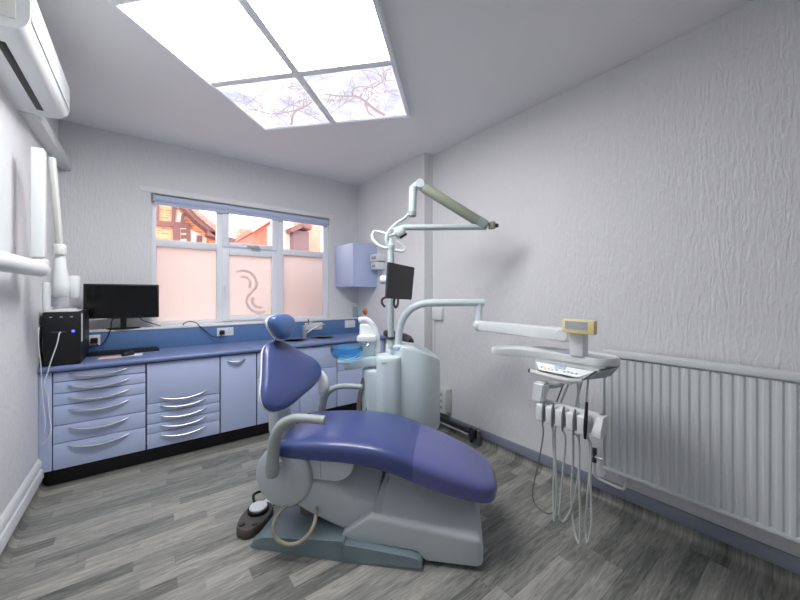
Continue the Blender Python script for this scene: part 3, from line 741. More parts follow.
bm = bmesh.new(); bx(bm, -.07, 0, -.25, -.21, Z0+.05, Z1-.10); bx(bm, -.07, 0, -1.1, -1.06, Z0+.05, Z1-.10); finish(bm, 'wall_bracket', 'rad', g, 0)
v = bmesh.new(); lathe(v, [(0, 0), (.014, 0), (.014, .02), (.009, .024), (.009, .045), (.016, .05), (.016, .085), (0, .09)], 16, Matrix.Translation((-.075, .06, .255))); finish(v, 'valve', 'dgrey', g)
tubeobj('valve_tail', 'chrome', [(-.075, .06, .29), (-.075, .0, .29)], .008, g, 8)
tubeobj('supply_pipe', 'rad', [(-.075, .06, .26), (-.075, .06, .19), (-.070, .045, .165), (-.065, .02, .155), (-.065, -.08, .152), (-.06, -.10, .156), (-.05, -.107, .175), (-.03, -.108, .20), (-.002, -.108, .205)], .0085, g, 10, 4)
g = thing('junction_box', 'small white junction box with thin conduit, high on right wall behind the curved arm', 'box')
box('case', 'white', XR-.035, XR, 2.36, 2.49, 1.06, 1.175, .004, g)
tubeobj('conduit', 'trim', [(XR-.008, 2.482, 1.06), (XR-.008, 2.482, .14)], .006, g, 8)
g = thing('power_box', 'white surface-mounted electrical box low on the right wall behind the white column', 'box')
box('case', 'offwhite', XR-.085, XR, 2.25, 2.41, .18, .405, .005, g)
for k in range(3): box('outlet', 'armgrey', XR-.087, XR-.0845, 2.29, 2.37, .22+k*.06, .245+k*.06, 0, g)
g = thing('floor_pipes', 'pair of dark and pale service pipes with clamps along the right wall near the floor', 'pipe')
tubeobj('dark_pipe', 'pipe', [(XR-.04, 2.48, .112), (XR-.04, 1.98, .112)], .013, g)
tubeobj('pale_pipe', 'chrome', [(XR-.045, 2.48, .062), (XR-.045, 2.0, .062)], .011, g)
tubeobj('middle_pipe', 'pipe', [(XR-.035, 2.48, .086), (XR-.035, 1.99, .086)], .009, g)
for yy in (1.97, 1.885):
    tubeobj('elbow_pipe', 'pipe' if yy > 1.9 else 'hosed', [(XR-.045, yy, .135), (XR-.045, yy, .01)], .014, g)
box('pipe_clamp', 'pipe', XR-.062, XR-.017, 1.93, 1.96, .045, .125, .004, g)

# ------------------------------------------------------------------ dental chair
TH = R_(-46); CO = Vector((.8245, 1.859, 0))
ch = thing('dental_chair', 'blue vinyl reclining dental chair on a white and grey base', 'dental chair', tuple(CO), TH)
# base (local: x towards the feet, y away from the camera)
prof = rpoly([(-.268, 0), (-.265, .028), (-.205, .065), (0, .088), (.24, .10), (.24, 0)], [.004, .01, .03, 0, .01, .004])
bm = bmesh.new(); vs = prism(bm, prof, -.305, .25, .014, 3, 'xz')
for v in bm.verts:
    k = min(.3, max(0, -v.co.x))/.3
    v.co.y = v.co.y*(1-k*k*.06)
finish(bm, 'base_plate', 'foot', ch)
prof = rpoly([(.21, 0), (.20, .085), (.30, .082), (.585, .062), (.625, .045), (.625, 0)], [.003, .012, 0, .03, .02, .003])
bm = bmesh.new(); prism(bm, prof, -.305, .22, .014, 3, 'xz'); finish(bm, 'base_pad', 'foot', ch)
# white housing over the base: lofted cross-sections (y,z) along x
def sec(x, zb, ztn, ztc, yn=-.262, yf=.25):
    pts = rpoly([(yn, zb), (yn, ztn), (-.02, ztc), (.10, ztc), (yf, ztn), (yf, zb)], [.005, .022, .03, .03, .02, .005], 5)
    return [(x(z) if callable(x) else x, y, z) for y, z in pts]
bm = bmesh.new()
loft(bm, [sec(lambda z: .185+max(0, z-.07)*.9, .075, .083, .085), sec(lambda z: .225+max(0, z-.07)*.75, .078, .16, .18), sec(lambda z: .29+max(0, z-.07)*.5, .078, .210, .30), sec(lambda z: .42, .074, .199, .385), sec(.56, .066, .182, .345), sec(.60, .06, .178, .33),
          sec(.640, .022, .174, .318), sec(.82, .022, .155, .262), sec(.885, .022, .148, .235), sec(.905, .024, .135, .20, -.25, .24), sec(.915, .03, .11, .15, -.235, .225)])
hs = finish(bm, 'base_housing', 'shell', ch, 42)
tubeobj('seam', 'dgrey', [(.43, -.10, .325), (.405, -.165, .265), (.385, -.235, .212)], .0022, ch, 6)
box('base_skid', 'black', .63, .885, -.235, .22, 0, .023, .003, ch)
# lift arm between hub and base
def asec(x, zb, ztn, ztc):
    pts = rpoly([(-.215, zb), (-.215, ztn), (-.02, ztc), (.10, ztc), (.215, ztn), (.215, zb)], [.02, .02, .04, .04, .02, .02], 4)
    return [(x, y, z) for y, z in pts]
bm = bmesh.new(); loft(bm, [asec(-.06, .20, .33, .36), asec(.0, .168, .335, .39), (asec(.10, .13, .312, .39)), asec(.20, .095, .285, .385), asec(.27, .10, .262, .375), asec(.36, .13, .232, .36), asec(.38, .15, .22, .34)])
finish(bm, 'lift_arm', 'shell', ch)
# hub: big round side covers
for sgn in (-1, 1):
    bm = bmesh.new(); pr = [(0, 0), (.160, 0), (.165, .012), (.162, .03), (.148, .042), (0, .046)]
    lathe(bm, pr, 48, Matrix.Translation((-.118, sgn*.20, .350)) @ Matrix.Rotation(R_(90 if sgn < 0 else -90), 4, 'X') @ Matrix.Scale(.96, 4, (1, 0, 0)))
    finish(bm, 'hub_cover', 'shell', ch, 50)
bm = bmesh.new(); lathe(bm, [(0, -.2), (.14, -.2), (.14, .2), (0, .2)], 40, Matrix.Translation((-.125, 0, .342)) @ Matrix.Rotation(R_(90), 4, 'X')); finish(bm, 'hub_core', 'armgrey', ch)
box('counterweight', 'brown', -.06, .12, -.17, .17, .105, .19, .02, ch)
# bracket under the seat
prof = rpoly([(-.16, .47), (-.16, .40), (-.05, .345), (.19, .338), (.255, .39), (.262, .47)], [.01, .03, .02, .05, .03, .01])
bm = bmesh.new(); prism(bm, prof, -.212, .212, .01, 2, 'xz'); finish(bm, 'seat_bracket', 'shell', ch)
box('bracket_seam', 'dgrey', .083, .0845, -.2126, -.211, .35, .46, 0, ch)
prof = rpoly([(-.14, .42), (.30, .40), (.58, .35), (.90, .262), (.90, .285), (.56, .385), (.30, .44), (-.14, .455)], .01)
bm = bmesh.new(); prism(bm, prof, -.14, .14, .004, 2, 'xz'); finish(bm, 'seat_pan', 'shell', ch)
# seat cushion
def cushion(stations, e=4.2, n=56):
    rings = []
    for (x, zl, zh, hw, yc) in stations:
        zc, hh = (zl+zh)/2, (zh-zl)/2; ring = []
        for (y, z) in superell(hw, hh, e, n):
            lift = .006*max(0, 1-(y/max(hw, .01))**2)*(1 if z > 0 else 0)
            ring.append((x, y+yc, zc+z+lift))
        rings.append(ring)
    return rings
def interp(st, k):
    out = []
    for i in range(len(st)-1):
        p0, p1, p2, p3 = st[max(i-1, 0)], st[i], st[i+1], st[min(i+2, len(st)-1)]
        for j in range(k):
            t = j/k; out.append(tuple(.5*((2*b)+(c-a)*t+(2*a-5*b+4*c-d)*t*t+(3*b-3*c+d-a)*t**3) for a, b, c, d in zip(p0, p1, p2, p3)))
    out.append(st[-1]); return out
SEAT = [(-.150, .470, .515, .205, 0), (-.147, .452, .530, .235, 0), (-.135, .442, .542, .25, 0), (-.05, .438, .552, .258, 0), (.10, .438, .563, .262, 0), (.22, .438, .567, .264, 0),
        (.36, .426, .560, .264, 0), (.48, .398, .540, .262, 0), (.575, .366, .508, .258, 0), (.68, .333, .470, .25, 0), (.78, .305, .434, .238, 0), (.87, .280, .398, .218, .0),
        (.93, .266, .370, .192, 0), (.965, .262, .352, .162, 0), (.985, .268, .338, .125, 0), (.995, .283, .318, .08, 0)]
bm = bmesh.new(); loft(bm, cushion(interp(SEAT, 3))); finish(bm, 'seat_cushion', 'vinyl', ch, 60)
SL = [(x, zl-.003, zh+.003, hw+.003, yc) for x, zl, zh, hw, yc in interp(SEAT, 3) if x > .57]; SL[-1] = (1.0, .283, .318, .08, 0)
bm = bmesh.new(); loft(bm, cushion(SL)); finish(bm, 'foot_cover', 'sleeve', ch, 60)
# backrest (pose measured: leaning back 30 degrees)
phi, psi, roll, bw, bh = .52, .18, .172, .29, .37
nrm = Vector((math.cos(phi)*math.cos(psi), -math.cos(phi)*math.sin(psi), math.sin(phi)))
W0 = Vector((math.sin(psi), math.cos(psi), 0)); U0 = nrm.cross(W0); U0 = U0 if U0.z > 0 else -U0
WV = W0*math.cos(roll)+U0*math.sin(roll); UV = U0*math.cos(roll)-W0*math.sin(roll); NV = nrm
BO = Vector((-.113, -.01, .714))
PR = [(0, 0), (0, .5), (.01, .7), (.04, .88), (.1, .98), (.18, 1), (.28, .95), (.42, .82), (.6, .64), (.78, .46), (.9, .36), (.96, .28), (.99, .16), (1, 0)]
def hwid(s_):
    for (a, wa), (b, wb) in zip(PR, PR[1:]):
        if a <= s_ <= b and b > a: return wa+(wb-wa)*(s_-a)/(b-a)
    return 0
def padmesh(outline, thick, centre, off, layers=((0, -1), (.55, -.96), (.86, -.7), (.985, -.25), (1, .05), (.975, .4), (.88, .72), (.62, .93), (0, 1))):
    """outline: list of (w,u); returns loft rings shrinking toward centre"""
    rings = []
    for k, h in layers:
        k = max(k, .02)
        rings.append([tuple(BO+WV*(centre[0]+(a-centre[0])*k)+UV*(centre[1]+(b-centre[1])*k)+NV*(off+h*thick)) for a, b in outline])
    return rings
out = []
ctrl = [(0, 0), (.12, .0), (.20, .012), (.255, .032), (.285, .068), (.285, .105), (.262, .15), (.215, .20), (.165, .255), (.122, .305), (.088, .342), (.045, .365), (0, .370)]
ctrl = ctrl+[(-a, b) for a, b in ctrl[-2:0:-1]]
outl = [(p.x, p.y) for p in spline([(a, b, 0) for a, b in ctrl], 4, True)]
oo = [(a*1.005, .15+(b-.15)*1.005) for a, b in outl]
outl = [(a*1.015, .15+(b-.15)*1.01) for a, b in outl]
bm = bmesh.new(); loft(bm, padmesh(outl, .036, (0, .15), .004)); finish(bm, 'backrest_cushion', 'vinyl', ch, 70)
bm = bmesh.new(); loft(bm, padmesh(oo, .012, (0, .15), -.017, ((0, -1), (.8, -.9), (.97, -.5), (1, 0), (1, .7), (.97, 1), (0, 1)))); finish(bm, 'backrest_shell', 'white', ch, 60)
# headrest
HB = Vector((-.258, .0, 1.118));
ph2, ps2 = .30, .22; N2 = Vector((math.cos(ph2)*math.cos(ps2), -math.cos(ph2)*math.sin(ps2), math.sin(ph2))); W2 = Vector((math.sin(ps2), math.cos(ps2), 0)); U2 = N2.cross(W2); U2 = U2 if U2.z > 0 else -U2
hout = [(p.x, p.y) for p in spline([(a*.84, b*.84, 0) for a, b, _ in [(-.045, -.085, 0), (.03, -.092, 0), (.085, -.045, 0), (.125, .015, 0), (.115, .055, 0), (.06, .085, 0), (-.03, .09, 0), (-.095, .075, 0), (-.115, .03, 0), (-.085, -.04, 0)]], 5, True)]
def headm(sc, thick, off, layers):
    rr_ = []
    for k, h in layers:
        k = max(k, .02); rr_.append([tuple(HB+W2*(a*sc*k)+U2*(b*sc*k)+N2*(off+h*thick)) for a, b in hout])
    return rr_
lay = ((0, -1), (.6, -.95), (.88, -.65), (.99, -.2), (1, .1), (.96, .45), (.85, .75), (.6, .94), (0, 1))
bm = bmesh.new(); loft(bm, headm(1, .04, .012, lay)); finish(bm, 'headrest_cushion', 'vinylhead', ch, 70)
bm = bmesh.new(); loft(bm, headm(1.02, .010, -.019, ((0, -1), (.85, -.9), (1, 0), (1, .8), (.95, 1), (0, 1)))); finish(bm, 'headrest_shell', 'white', ch, 60)
bm = bmesh.new(); tube(bm, [tuple(BO+UV*.28-NV*.04), tuple(BO+UV*.35-NV*.035), tuple(HB-N2*.03-U2*.06), tuple(HB-N2*.035)], .02, 12, True, (.5, 1.4)); finish(bm, 'headrest_bracket', 'chrome', ch)
# post behind the backrest
rings = []
for (x, z, hw, ht) in ((-.12, .36, .085, .075), (-.20, .44, .088, .065), (-.255, .53, .085, .05), (-.265, .63, .08, .042), (-.262, .73, .07, .036), (-.275, .83, .055, .03), (-.30, .90, .04, .022)):
    rings.append([(x+b, a, z+b*.35) for a, b in superell(hw, ht, 3, 24)])
bm = bmesh.new(); loft(bm, rings); finish(bm, 'back_post', 'shell', ch, 50)
# armrests
def armrest(y, pts, rs=.028):
    bm = bmesh.new(); P_ = spline([(a, y, z) for a, z in pts], 6); tube(bm, P_, rs, 16, True, (1, 1.15)); return finish(bm, 'armrest', 'armgrey', ch, 60)
a1 = armrest(-.30, [(-.140, .435), (-.134, .52), (-.118, .60), (-.085, .655), (-.03, .686), (.03, .692), (.142, .690)], [.030, .030, .030, .028, .025, .0225, .022, .021])
latheobj('armrest_joint', 'armgrey', [(0, 0), (.026, .002), (.033, .02), (.033, .06), (.028, .075), (0, .08)], a1, (-.140, -.30, .385))
box('armrest_link', 'shell', -.165, -.115, -.285, -.215, .395, .45, .012, a1)
a2 = armrest(.31, [(-.125, .46), (-.12, .53), (-.10, .605), (-.06, .655), (0, .682), (.06, .689), (.165, .688)], [.026, .026, .024, .021, .019, .019, .018])
box('armrest_link', 'shell', -.16, -.10, .235, .30, .42, .48, .012, a2)
bm = bmesh.new(); loft(bm, [[(x+a, .29+b, z) for a, b in superell(r1, r1*.7, 2.5, 20)] for x, z, r1 in ((-.11, .62, .02), (-.105, .66, .034), (-.10, .70, .040), (-.11, .75, .036), (-.13, .785, .028), (-.145, .80, .01))]); finish(bm, 'side_knob', 'white', ch, 60)
# hose loop hanging from the hub
def chl(px_, py_, y):
    r = ray(px_, py_); B = Vector((-math.sin(TH), math.cos(TH))); A_ = Vector((math.cos(TH), math.sin(TH)))
    t = (y+CO.x*B.x+CO.y*B.y)/(r.x*B.x+r.y*B.y); q = Vector((r.x*t-CO.x, r.y*t-CO.y)); return Vector((q.x*A_.x+q.y*A_.y, y, CH+r.z*t))
tubeobj('hose_loop', 'beige', [chl(296, 500, -.20), chl(285, 507, -.245), chl(277, 516, -.30), chl(273, 527, -.33), chl(276, 538, -.335), chl(286, 544, -.335), chl(298, 543, -.335), chl(309, 534, -.33), chl(315, 521, -.29), chl(316, 508, -.225)], .0095, ch, 12, 5)

# ------------------------------------------------------------------ foot control
pc = atZ(255, 522, .0); g = thing('foot_control', 'brown-grey foot control with round white disc on the floor beside the chair base', 'foot pedal', (.50, 2.035, 0), R_(50))
bm = bmesh.new(); sh = rpoly([(-.145, -.03), (-.125, .05), (-.03, .085), (.07, .08), (.13, .035), (.13, -.035), (.07, -.08), (-.04, -.08)], .05, 5)
loft(bm, [[(a*k, b*k, z) for a, b in sh] for k, z in ((.97, 0), (1, .008), (1, .036), (.94, .046), (.9, .047))]); finish(bm, 'pedal_body', 'pedal', g, 40)
latheobj('pedal_disc', 'black', [(0, 0), (.058, 0), (.058, .02), (.052, .024), (0, .024)], g, (.035, 0, .046))
latheobj('disc_cap', 'white', [(0, 0), (.050, 0), (.048, .006), (0, .008)], g, (.035, 0, .070))
for k, (a, b) in enumerate(((-.085, .035), (-.075, -.035))): latheobj('pedal_button', 'dgrey', [(0, 0), (.017, 0), (.015, .008), (0, .009)], g, (a, b, .046))
tubeobj('pedal_cable', 'black', [(.13, -.05, .02), (.19, -.10, .012), (.22, -.17, .02)], .006, g, 8, 5)
bm = bmesh.new(); tube(bm, spline([(.10, .055, .05), (.13, .075, .08), (.16, .04, .085), (.17, 0, .06)], 5), .008, 8); finish(bm, 'pedal_bail', 'black', g)
g = thing('foot_switch', 'small black foot switch behind the round foot control, under the chair hub', 'foot pedal', (.675, 2.265, 0), R_(25))
bm = bmesh.new(); bx(bm, -.05, .05, -.04, .04, 0, .03, .008); finish(bm, 'switch_base', 'black', g)
bm = bmesh.new(); bx(bm, -.04, .035, -.03, .03, .0, .014, .005, 2, Matrix.Translation((-.01, 0, .045)) @ Matrix.Rotation(R_(-18), 4, 'Y')); finish(bm, 'switch_pedal', 'dgrey', g)
box('paper_liner', 'paper', -.10, -.02, -.055, -.01, .0005, .003, 0, g)
tubeobj('switch_cable', 'black', [(.05, 0, .02), (.10, -.05, .06), (.14, -.10, .10)], .007, g, 8, 5)

# ------------------------------------------------------------------ cuspidor unit
def Rv(k): return Vector((CS, -SN, 0))*k
cu = thing('spittoon_unit', 'white dental column with blue glass spittoon bowl beyond the chair', 'dental unit')
UC = atD(408, HY, 2.55); UC.z = 0
def ux(a, b, z): return Vector((UC.x, UC.y, z))+Vector((CS, -SN, 0))*a+Vector((SN, CS, 0))*b
def uprism(name, m, poly, z0, topf, bev=.0, parent=cu, bot=None):
    """plan polygon (a,b) extruded from z0 to topf(a,b), with a small rounded top edge"""
    bm = bmesh.new(); n = len(poly)
    cx_ = sum(p[0] for p in poly)/n; cy_ = sum(p[1] for p in poly)/n
    def ring(k, z): return [ux(cx_+(a-cx_)*k, cy_+(b-cy_)*k, z(a, b) if callable(z) else z) for a, b in poly]
    R = [ring(.90, z0), ring(.97, z0+.008), ring(1, z0+.03)]
    R += [ring(1, lambda a, b: topf(a, b)-.022), ring(.985, lambda a, b: topf(a, b)-.008), ring(.95, lambda a, b: topf(a, b)), ring(.6, lambda a, b: topf(a, b)+.006), ring(.05, lambda a, b: topf(cx_, cy_)+.008)]
    loft(bm, R); return finish(bm, name, m, parent, 40)
# main column: right edge at a=+.235, left -.17
mp_ = rpoly([(-.06, -.15), (.12, -.165), (.244, -.05), (.244, .10), (.12, .15), (-.12, .15), (-.175, .08), (-.17, -.03)], [.03, .12, .06, .08, .06, .06, .05, .05], 6)
def top_main(a, b): 
    t = max(0, a+.05); return .935-1.25*t*t-.02*max(0, -a-.08)
uprism('column_body', 'mint', mp_, .305, lambda a, b: top_main(a, b))
fc = rpoly([(-.235, -.13), (-.20, -.20), (-.08, -.20), (-.045, -.13), (-.045, .05), (-.235, .05)], [.03, .05, .05, .03, .02, .02], 6)
uprism('front_housing', 'mint', fc, .28, lambda a, b: .862+.0*a)
lc = rpoly([(-.345, -.08), (-.30, -.13), (-.21, -.13), (-.21, .08), (-.345, .08)], [.04, .04, .01, .01, .03], 6)
uprism('side_housing', 'mint', lc, .28, lambda a, b: .755)
bm = bmesh.new(); lathe(bm, [(0, 0), (.17, 0), (.17, .012), (.15, .02), (.075, .03), (.07, .31), (0, .31)], 32, Matrix.Translation(ux(0, .05, 0))); finish(bm, 'pedestal', 'foot', cu)
# badge
v = [ux(-.205, -.2005, .828), ux(-.165, -.2005, .828)]
bm = bmesh.new(); bx(bm, 0, .035, -.002, .001, 0, .008, 0, 2, Matrix.Translation(ux(-.19, -.2, .825)) @ Matrix.Rotation(-YAW, 4, 'Z')); finish(bm, 'badge', 'armgrey', cu)
# arm carrying the bowl
bm = bmesh.new(); shp = rpoly([(-.475, -.13), (-.47, -.06), (-.30, .06), (-.18, .08), (-.18, -.08), (-.30, -.10), (-.40, -.17)], [.04, .04, .05, .02, .02, .05, .04], 5)
loft(bm, [[ux(a*k-(.3*(1-k)), b*k-.05*(1-k), z+(a+.2)*.08) for a, b in shp] for k, z in ((.93, .79), (1, .80), (1, .835), (.96, .85))]); finish(bm, 'bowl_arm', 'mint', cu, 45)
bc = ux(-.452, -.10, 0)
bm = bmesh.new()
pr = [(.0, .845), (.06, .845), (.10, .862), (.118, .895), (.122, .925), (.118, .932), (.114, .925), (.110, .898), (.092, .872), (.05, .858), (.0, .856)]
lathe(bm, pr, 40, Matrix.Translation(bc), True); finish(bm, 'spittoon_bowl', 'blueglass', cu, 60)
latheobj('bowl_drain', 'chrome', [(0, .857), (.022, .857), (.026, .864), (0, .866)], cu, tuple(bc))
latheobj('bowl_base', 'white', [(0, .81), (.05, .81), (.07, .825), (.06, .846), (0, .847)], cu, tuple(bc))
# arch with cup filler
ap = [ux(-0.377, .02, 1.112), ux(-0.325, .02, 1.118), ux(-0.280, .02, 1.085), ux(-0.247, .02, 1.02), ux(-0.235, .02, .94), ux(-0.240, .02, .85)]
bm = bmesh.new(); tube(bm, spline(ap, 6), .024, 14, True, (1, 1)); finish(bm, 'filler_arch', 'white', cu, 60)
bm = bmesh.new(); mt = Matrix.Translation(ux(0, 0, 0)) @ Matrix.Rotation(-YAW, 4, 'Z')
bx(bm, -.372, -.255, .0, .05, .83, 1.09, .015, 3, mt); finish(bm, 'filler_back', 'white', cu)
bm = bmesh.new(); bx(bm, -.385, -.24, -.06, .03, .955, 1.005, .012, 3, mt); finish(bm, 'filler_block', 'white', cu)
bm = bmesh.new(); tube(bm, [ux(-.30, -.04, .96), ux(-.30, -.05, .935), ux(-.31, -.06, .925)], .008, 10); finish(bm, 'filler_nozzle', 'chrome', cu)
# hanging suction hoses at the left side of the column
for k, dx in enumerate((0, .012)):
    tubeobj('suction_hose', 'brown' if k == 0 else 'hosed', [ux(-.33+dx, -.09, .70), ux(-.355+dx, -.11, .60), ux(-.365+dx, -.12, .48), ux(-.34+dx, -.13, .36), ux(-.305+dx, -.12, .42), ux(-.305+dx, -.10, .56), ux(-.32+dx, -.09, .68)], .011, cu, 10, 6)

# ------------------------------------------------------------------ lamp with its post
lm = thing('operating_light', 'white dental operating light on jointed arms above the column', 'dental light')
def D(x, y, t=2.45): return atD(x, y, t)
pb_ = D(391, 334); 
tubeobj('post', 'lampwhite', [Vector((pb_.x, pb_.y, .92)), Vector((pb_.x, pb_.y, 1.66))], .0235, lm, 20)
latheobj('post_collar', 'dgrey', [(0, 0), (.028, 0), (.030, .012), (.024, .02), (0, .02)], lm, (pb_.x, pb_.y, .985))
latheobj('post_joint', 'lampwhite', [(0, 0), (.027, 0), (.029, .008), (.029, .03), (.018, .04), (.013, .08), (0, .08)], lm, (pb_.x, pb_.y, 1.645))
tubeobj('post_elbow', 'lampwhite', [Vector((pb_.x, pb_.y, 1.74)), Vector((pb_.x, pb_.y, 1.78)), D(395, 229), D(405, 227.5)], [.012, .012, .014, .020], lm, 14, 4)
tubeobj('horizontal_arm', 'lampwhite', [D(403, 227.5), D(486, 227)], .0225, lm, 20)
bm = bmesh.new(); e0, e1 = D(487, 226.5), D(422, 186.5); tube(bm, [e0, e0+(e1-e0)*.06, e0+(e1-e0)*.94, e1], [.03, .038, .038, .032], 20, True, (1, 1)); finish(bm, 'spring_arm', 'sand', lm, 50)
bm = bmesh.new(); e2 = e0+(e1-e0)*.02; tube(bm, [e2+(e1-e0)*.005, e2+(e1-e0)*.12], .0395, 20); finish(bm, 'arm_sleeve', 'armgrey', lm, 50)
e3 = D(492, 225.5); bm = bmesh.new(); lathe(bm, [(0, -.026), (.022, -.026), (.025, -.02), (.025, .02), (.022, .026), (0, .026)], 20, axis_mtx(e3, (0, 0, 1))); finish(bm, 'end_joint', 'sand', lm)
bm = bmesh.new(); e4 = D(491.5, 225.5); tube(bm, [e3, e3+Vector((CS, -SN, 0))*.045], [.019, .014], 12); finish(bm, 'end_knob', 'dgrey', lm)
bm = bmesh.new(); lathe(bm, [(0, -.035), (.03, -.035), (.036, -.025), (.036, .025), (.03, .035), (0, .035)], 20, axis_mtx(D(420, 184.5), (SN, CS, 0))); finish(bm, 'upper_joint', 'lampwhite', lm)
tubeobj('drop_arm', 'lampwhite', [D(417, 184), D(413, 188), D(412.3, 212)], [.024, .030, .030], lm, 16)
latheobj('drop_joint', 'armgrey', [(0, 0), (.022, 0), (.03, .01), (.03, .04), (0, .045)], lm, tuple(D(412.2, 217)))
tubeobj('yoke', 'lampwhite', [D(410, 212), D(405, 218), D(396, 224), D(389, 232), D(386.5, 240), D(389, 247), D(391, 252)], [.009, .012, .014, .016, .017, .015, .013], lm, 12, 6)
hp = D(400, 233); hm = Matrix.Translation(hp) @ Matrix.Rotation(-YAW, 4, 'Z') @ Matrix.Rotation(R_(-32), 4, 'Y') @ Matrix.Scale(.72, 4)
bm = bmesh.new(); loft(bm, [[tuple(hm @ Vector((x, y, z))) for x, y in superell(a, b_, 3, 24)] for a, b_, z in ((.035, .045, .055), (.055, .06, .04), (.058, .065, 0), (.05, .058, -.035), (.045, .052, -.04))]); finish(bm, 'lamp_head', 'lampwhite', lm, 50)
bm = bmesh.new(); bx(bm, -.030, .052, -.052, .035, -.056, -.0395, .004, 2, hm); finish(bm, 'lamp_lens', 'blackgloss', lm)
tubeobj('head_link', 'lampwhite', [D(388, 236), hp], .012, lm, 12)
tubeobj('grip_handle', 'white', [D(372, 235.5), D(373, 240), D(378, 245), D(385, 248), D(391, 247.5)], [.010, .012, .013, .013, .012], lm, 12, 5)
tubeobj('grip_bar', 'white', [D(372, 235.5), D(374, 231.5, 2.50), D(380, 231.8, 2.5), D(387, 234)], [.012, .009, .009, .010], lm, 10, 4)
tubeobj('grip_handle', 'white', [D(391, 248.5), D(398, 250.8), D(403.5, 251), D(405, 248.5), D(401, 244), D(396, 241.5)], [.012, .012, .010, .009, .008, .008], lm, 12, 5)

# monitor on the post
mn = thing('chairside_monitor', 'dark grey flat monitor mounted on the white lamp post', 'monitor')
c0, c1, c2, c3 = D(388.7, 262, 2.31), D(414.6, 267.6, 2.47), D(411.6, 299.8, 2.47), D(386.3, 298.3, 2.31)
n_ = (c1-c0).cross(c3-c0).normalized()
if n_.dot(Vector((SN, CS, 0))) > 0: n_ = -n_
bm = bmesh.new()
fr = [bm.verts.new(c+n_*.004-Vector((0, 0, 0))) for c in (c0, c1, c2, c3)]; bk = [bm.verts.new(c-n_*.022) for c in (c0, c1, c2, c3)]
bm.faces.new(fr); bm.faces.new(bk[::-1])
for i in range(4): bm.faces.new((fr[i], fr[(i+1) % 4], bk[(i+1) % 4], bk[i]))
bmesh.ops.bevel(bm, geom=bm.edges[:], offset=.004, segments=2, affect='EDGES'); finish(bm, 'monitor_case', 'dgrey', mn)
bm = bmesh.new(); cc = (c0+c1+c2+c3)/4; q_ = [bm.verts.new(cc+(c-cc)*.93+n_*.0052) for c in (c0, c1, c2, c3)]; f_ = bm.faces.new(q_)
r = bmesh.ops.extrude_face_region(bm, geom=[f_]); bmesh.ops.translate(bm, vec=-n_*.001, verts=[v for v in r['geom'] if isinstance(v, bmesh.types.BMVert)])
finish(bm, 'monitor_screen', mat('dull_dark_screen', rgb(74, 73, 76), .55), mn, 0)
kk = D(384.5, 280, 2.42); bm = bmesh.new(); lathe(bm, [(0, -.03), (.026, -.03), (.032, -.02), (.032, .02), (.024, .03), (0, .03)], 20, axis_mtx(kk, (CS, -SN, 0))); finish(bm, 'mount_knob', 'white', mn)
tubeobj('mount_arm', 'white', [kk, (cc+kk)/2-n_*.03, cc-n_*.02], .016, mn, 10)
tubeobj('hook', 'dgrey', [D(386.5, 297, 2.33), D(382.5, 299, 2.33), D(382, 303, 2.33), D(385, 307, 2.33)], .008, mn, 8, 5)
tubeobj('hook', 'dgrey', [D(394.5, 299, 2.38), D(394, 304, 2.37), D(395.8, 307.5, 2.37), D(397.8, 304, 2.37), D(398, 299, 2.38)], .008, mn, 8, 5)

# ------------------------------------------------------------------ delivery arm with tray
da = thing('instrument_delivery_arm', 'white curved arm carrying an instrument tray with hanging handpieces, in front of the right wall', 'instrument tray')
bp = D(398.5, 346)
tubeobj('curved_arm', 'mint', [Vector((bp.x, bp.y, .905)), D(398.5, 340), D(399.5, 330), D(403.5, 318), D(411, 309), D(421, 304.3), D(432, 303), D(450, 302.8), D(484, 302.6)], .0275, da, 20, 6)
latheobj('arm_socket', 'mint', [(0, 0), (.045, 0), (.045, .012), (.034, .022), (0, .022)], da, (bp.x, bp.y, .925))
kn = D(479, 325.5, 2.45)
tubeobj('drop_post', 'mint', [Vector((kn.x, kn.y, D(478, 303).z+.005)), Vector((kn.x, kn.y, kn.z+.01))], .024, da, 16)
bm = bmesh.new(); lathe(bm, [(0, -.042), (.025, -.042), (.040, -.028), (.044, 0), (.040, .028), (.025, .042), (0, .042)], 24, axis_mtx(kn, (SN, CS, 0))); finish(bm, 'knuckle', 'white', da)
k2 = Vector((1.78, .89, 1.100))
bm = bmesh.new(); bx(bm, -.030, .030, -.036, .036, .02, (k2-kn).length, .010, 3, axis_mtx(kn, k2-kn)); finish(bm, 'spring_arm', 'white', da)
bm = bmesh.new(); lathe(bm, [(0, -.038), (.03, -.038), (.040, -.025), (.040, .025), (.03, .038), (0, .038)], 24, axis_mtx(k2, (1, 0, 0))); finish(bm, 'end_knuckle', 'white', da)
box('head_bracket', 'white', 1.735, 1.80, .775, .845, 1.00, 1.125, .008, da)
# x-ray film viewer
fv = box('film_viewer', 'yellow', 1.69, 1.73, .705, .858, 1.122, 1.190, .006, da)
box('viewer_screen', 'screen', 1.6885, 1.6905, .735, .842, 1.142, 1.182, 0, fv)
# tray
tp_ = rpoly([(1.605, 1.235), (1.635, 1.17), (1.70, 1.08), (1.745, .95), (1.745, .70), (1.82, .64), (1.93, .68), (1.96, .90), (1.90, 1.10), (1.76, 1.235), (1.66, 1.27)], [.03, .03, .05, .05, .03, .05, .05, .05, .06, .05, .03], 4)
cxx = sum(p[0] for p in tp_)/len(tp_); cyy = sum(p[1] for p in tp_)/len(tp_)
def tring(k, z): return [(cxx+(a-cxx)*k, cyy+(b-cyy)*k, z) for a, b in tp_]
bm = bmesh.new(); loft(bm, [tring(.95, .963), tring(.985, .964), tring(1, .970), tring(1, .994), tring(.985, 1.002), tring(.955, 1.003), tring(.93, .994), tring(.3, .992)]); finish(bm, 'tray', 'white', da, 45)
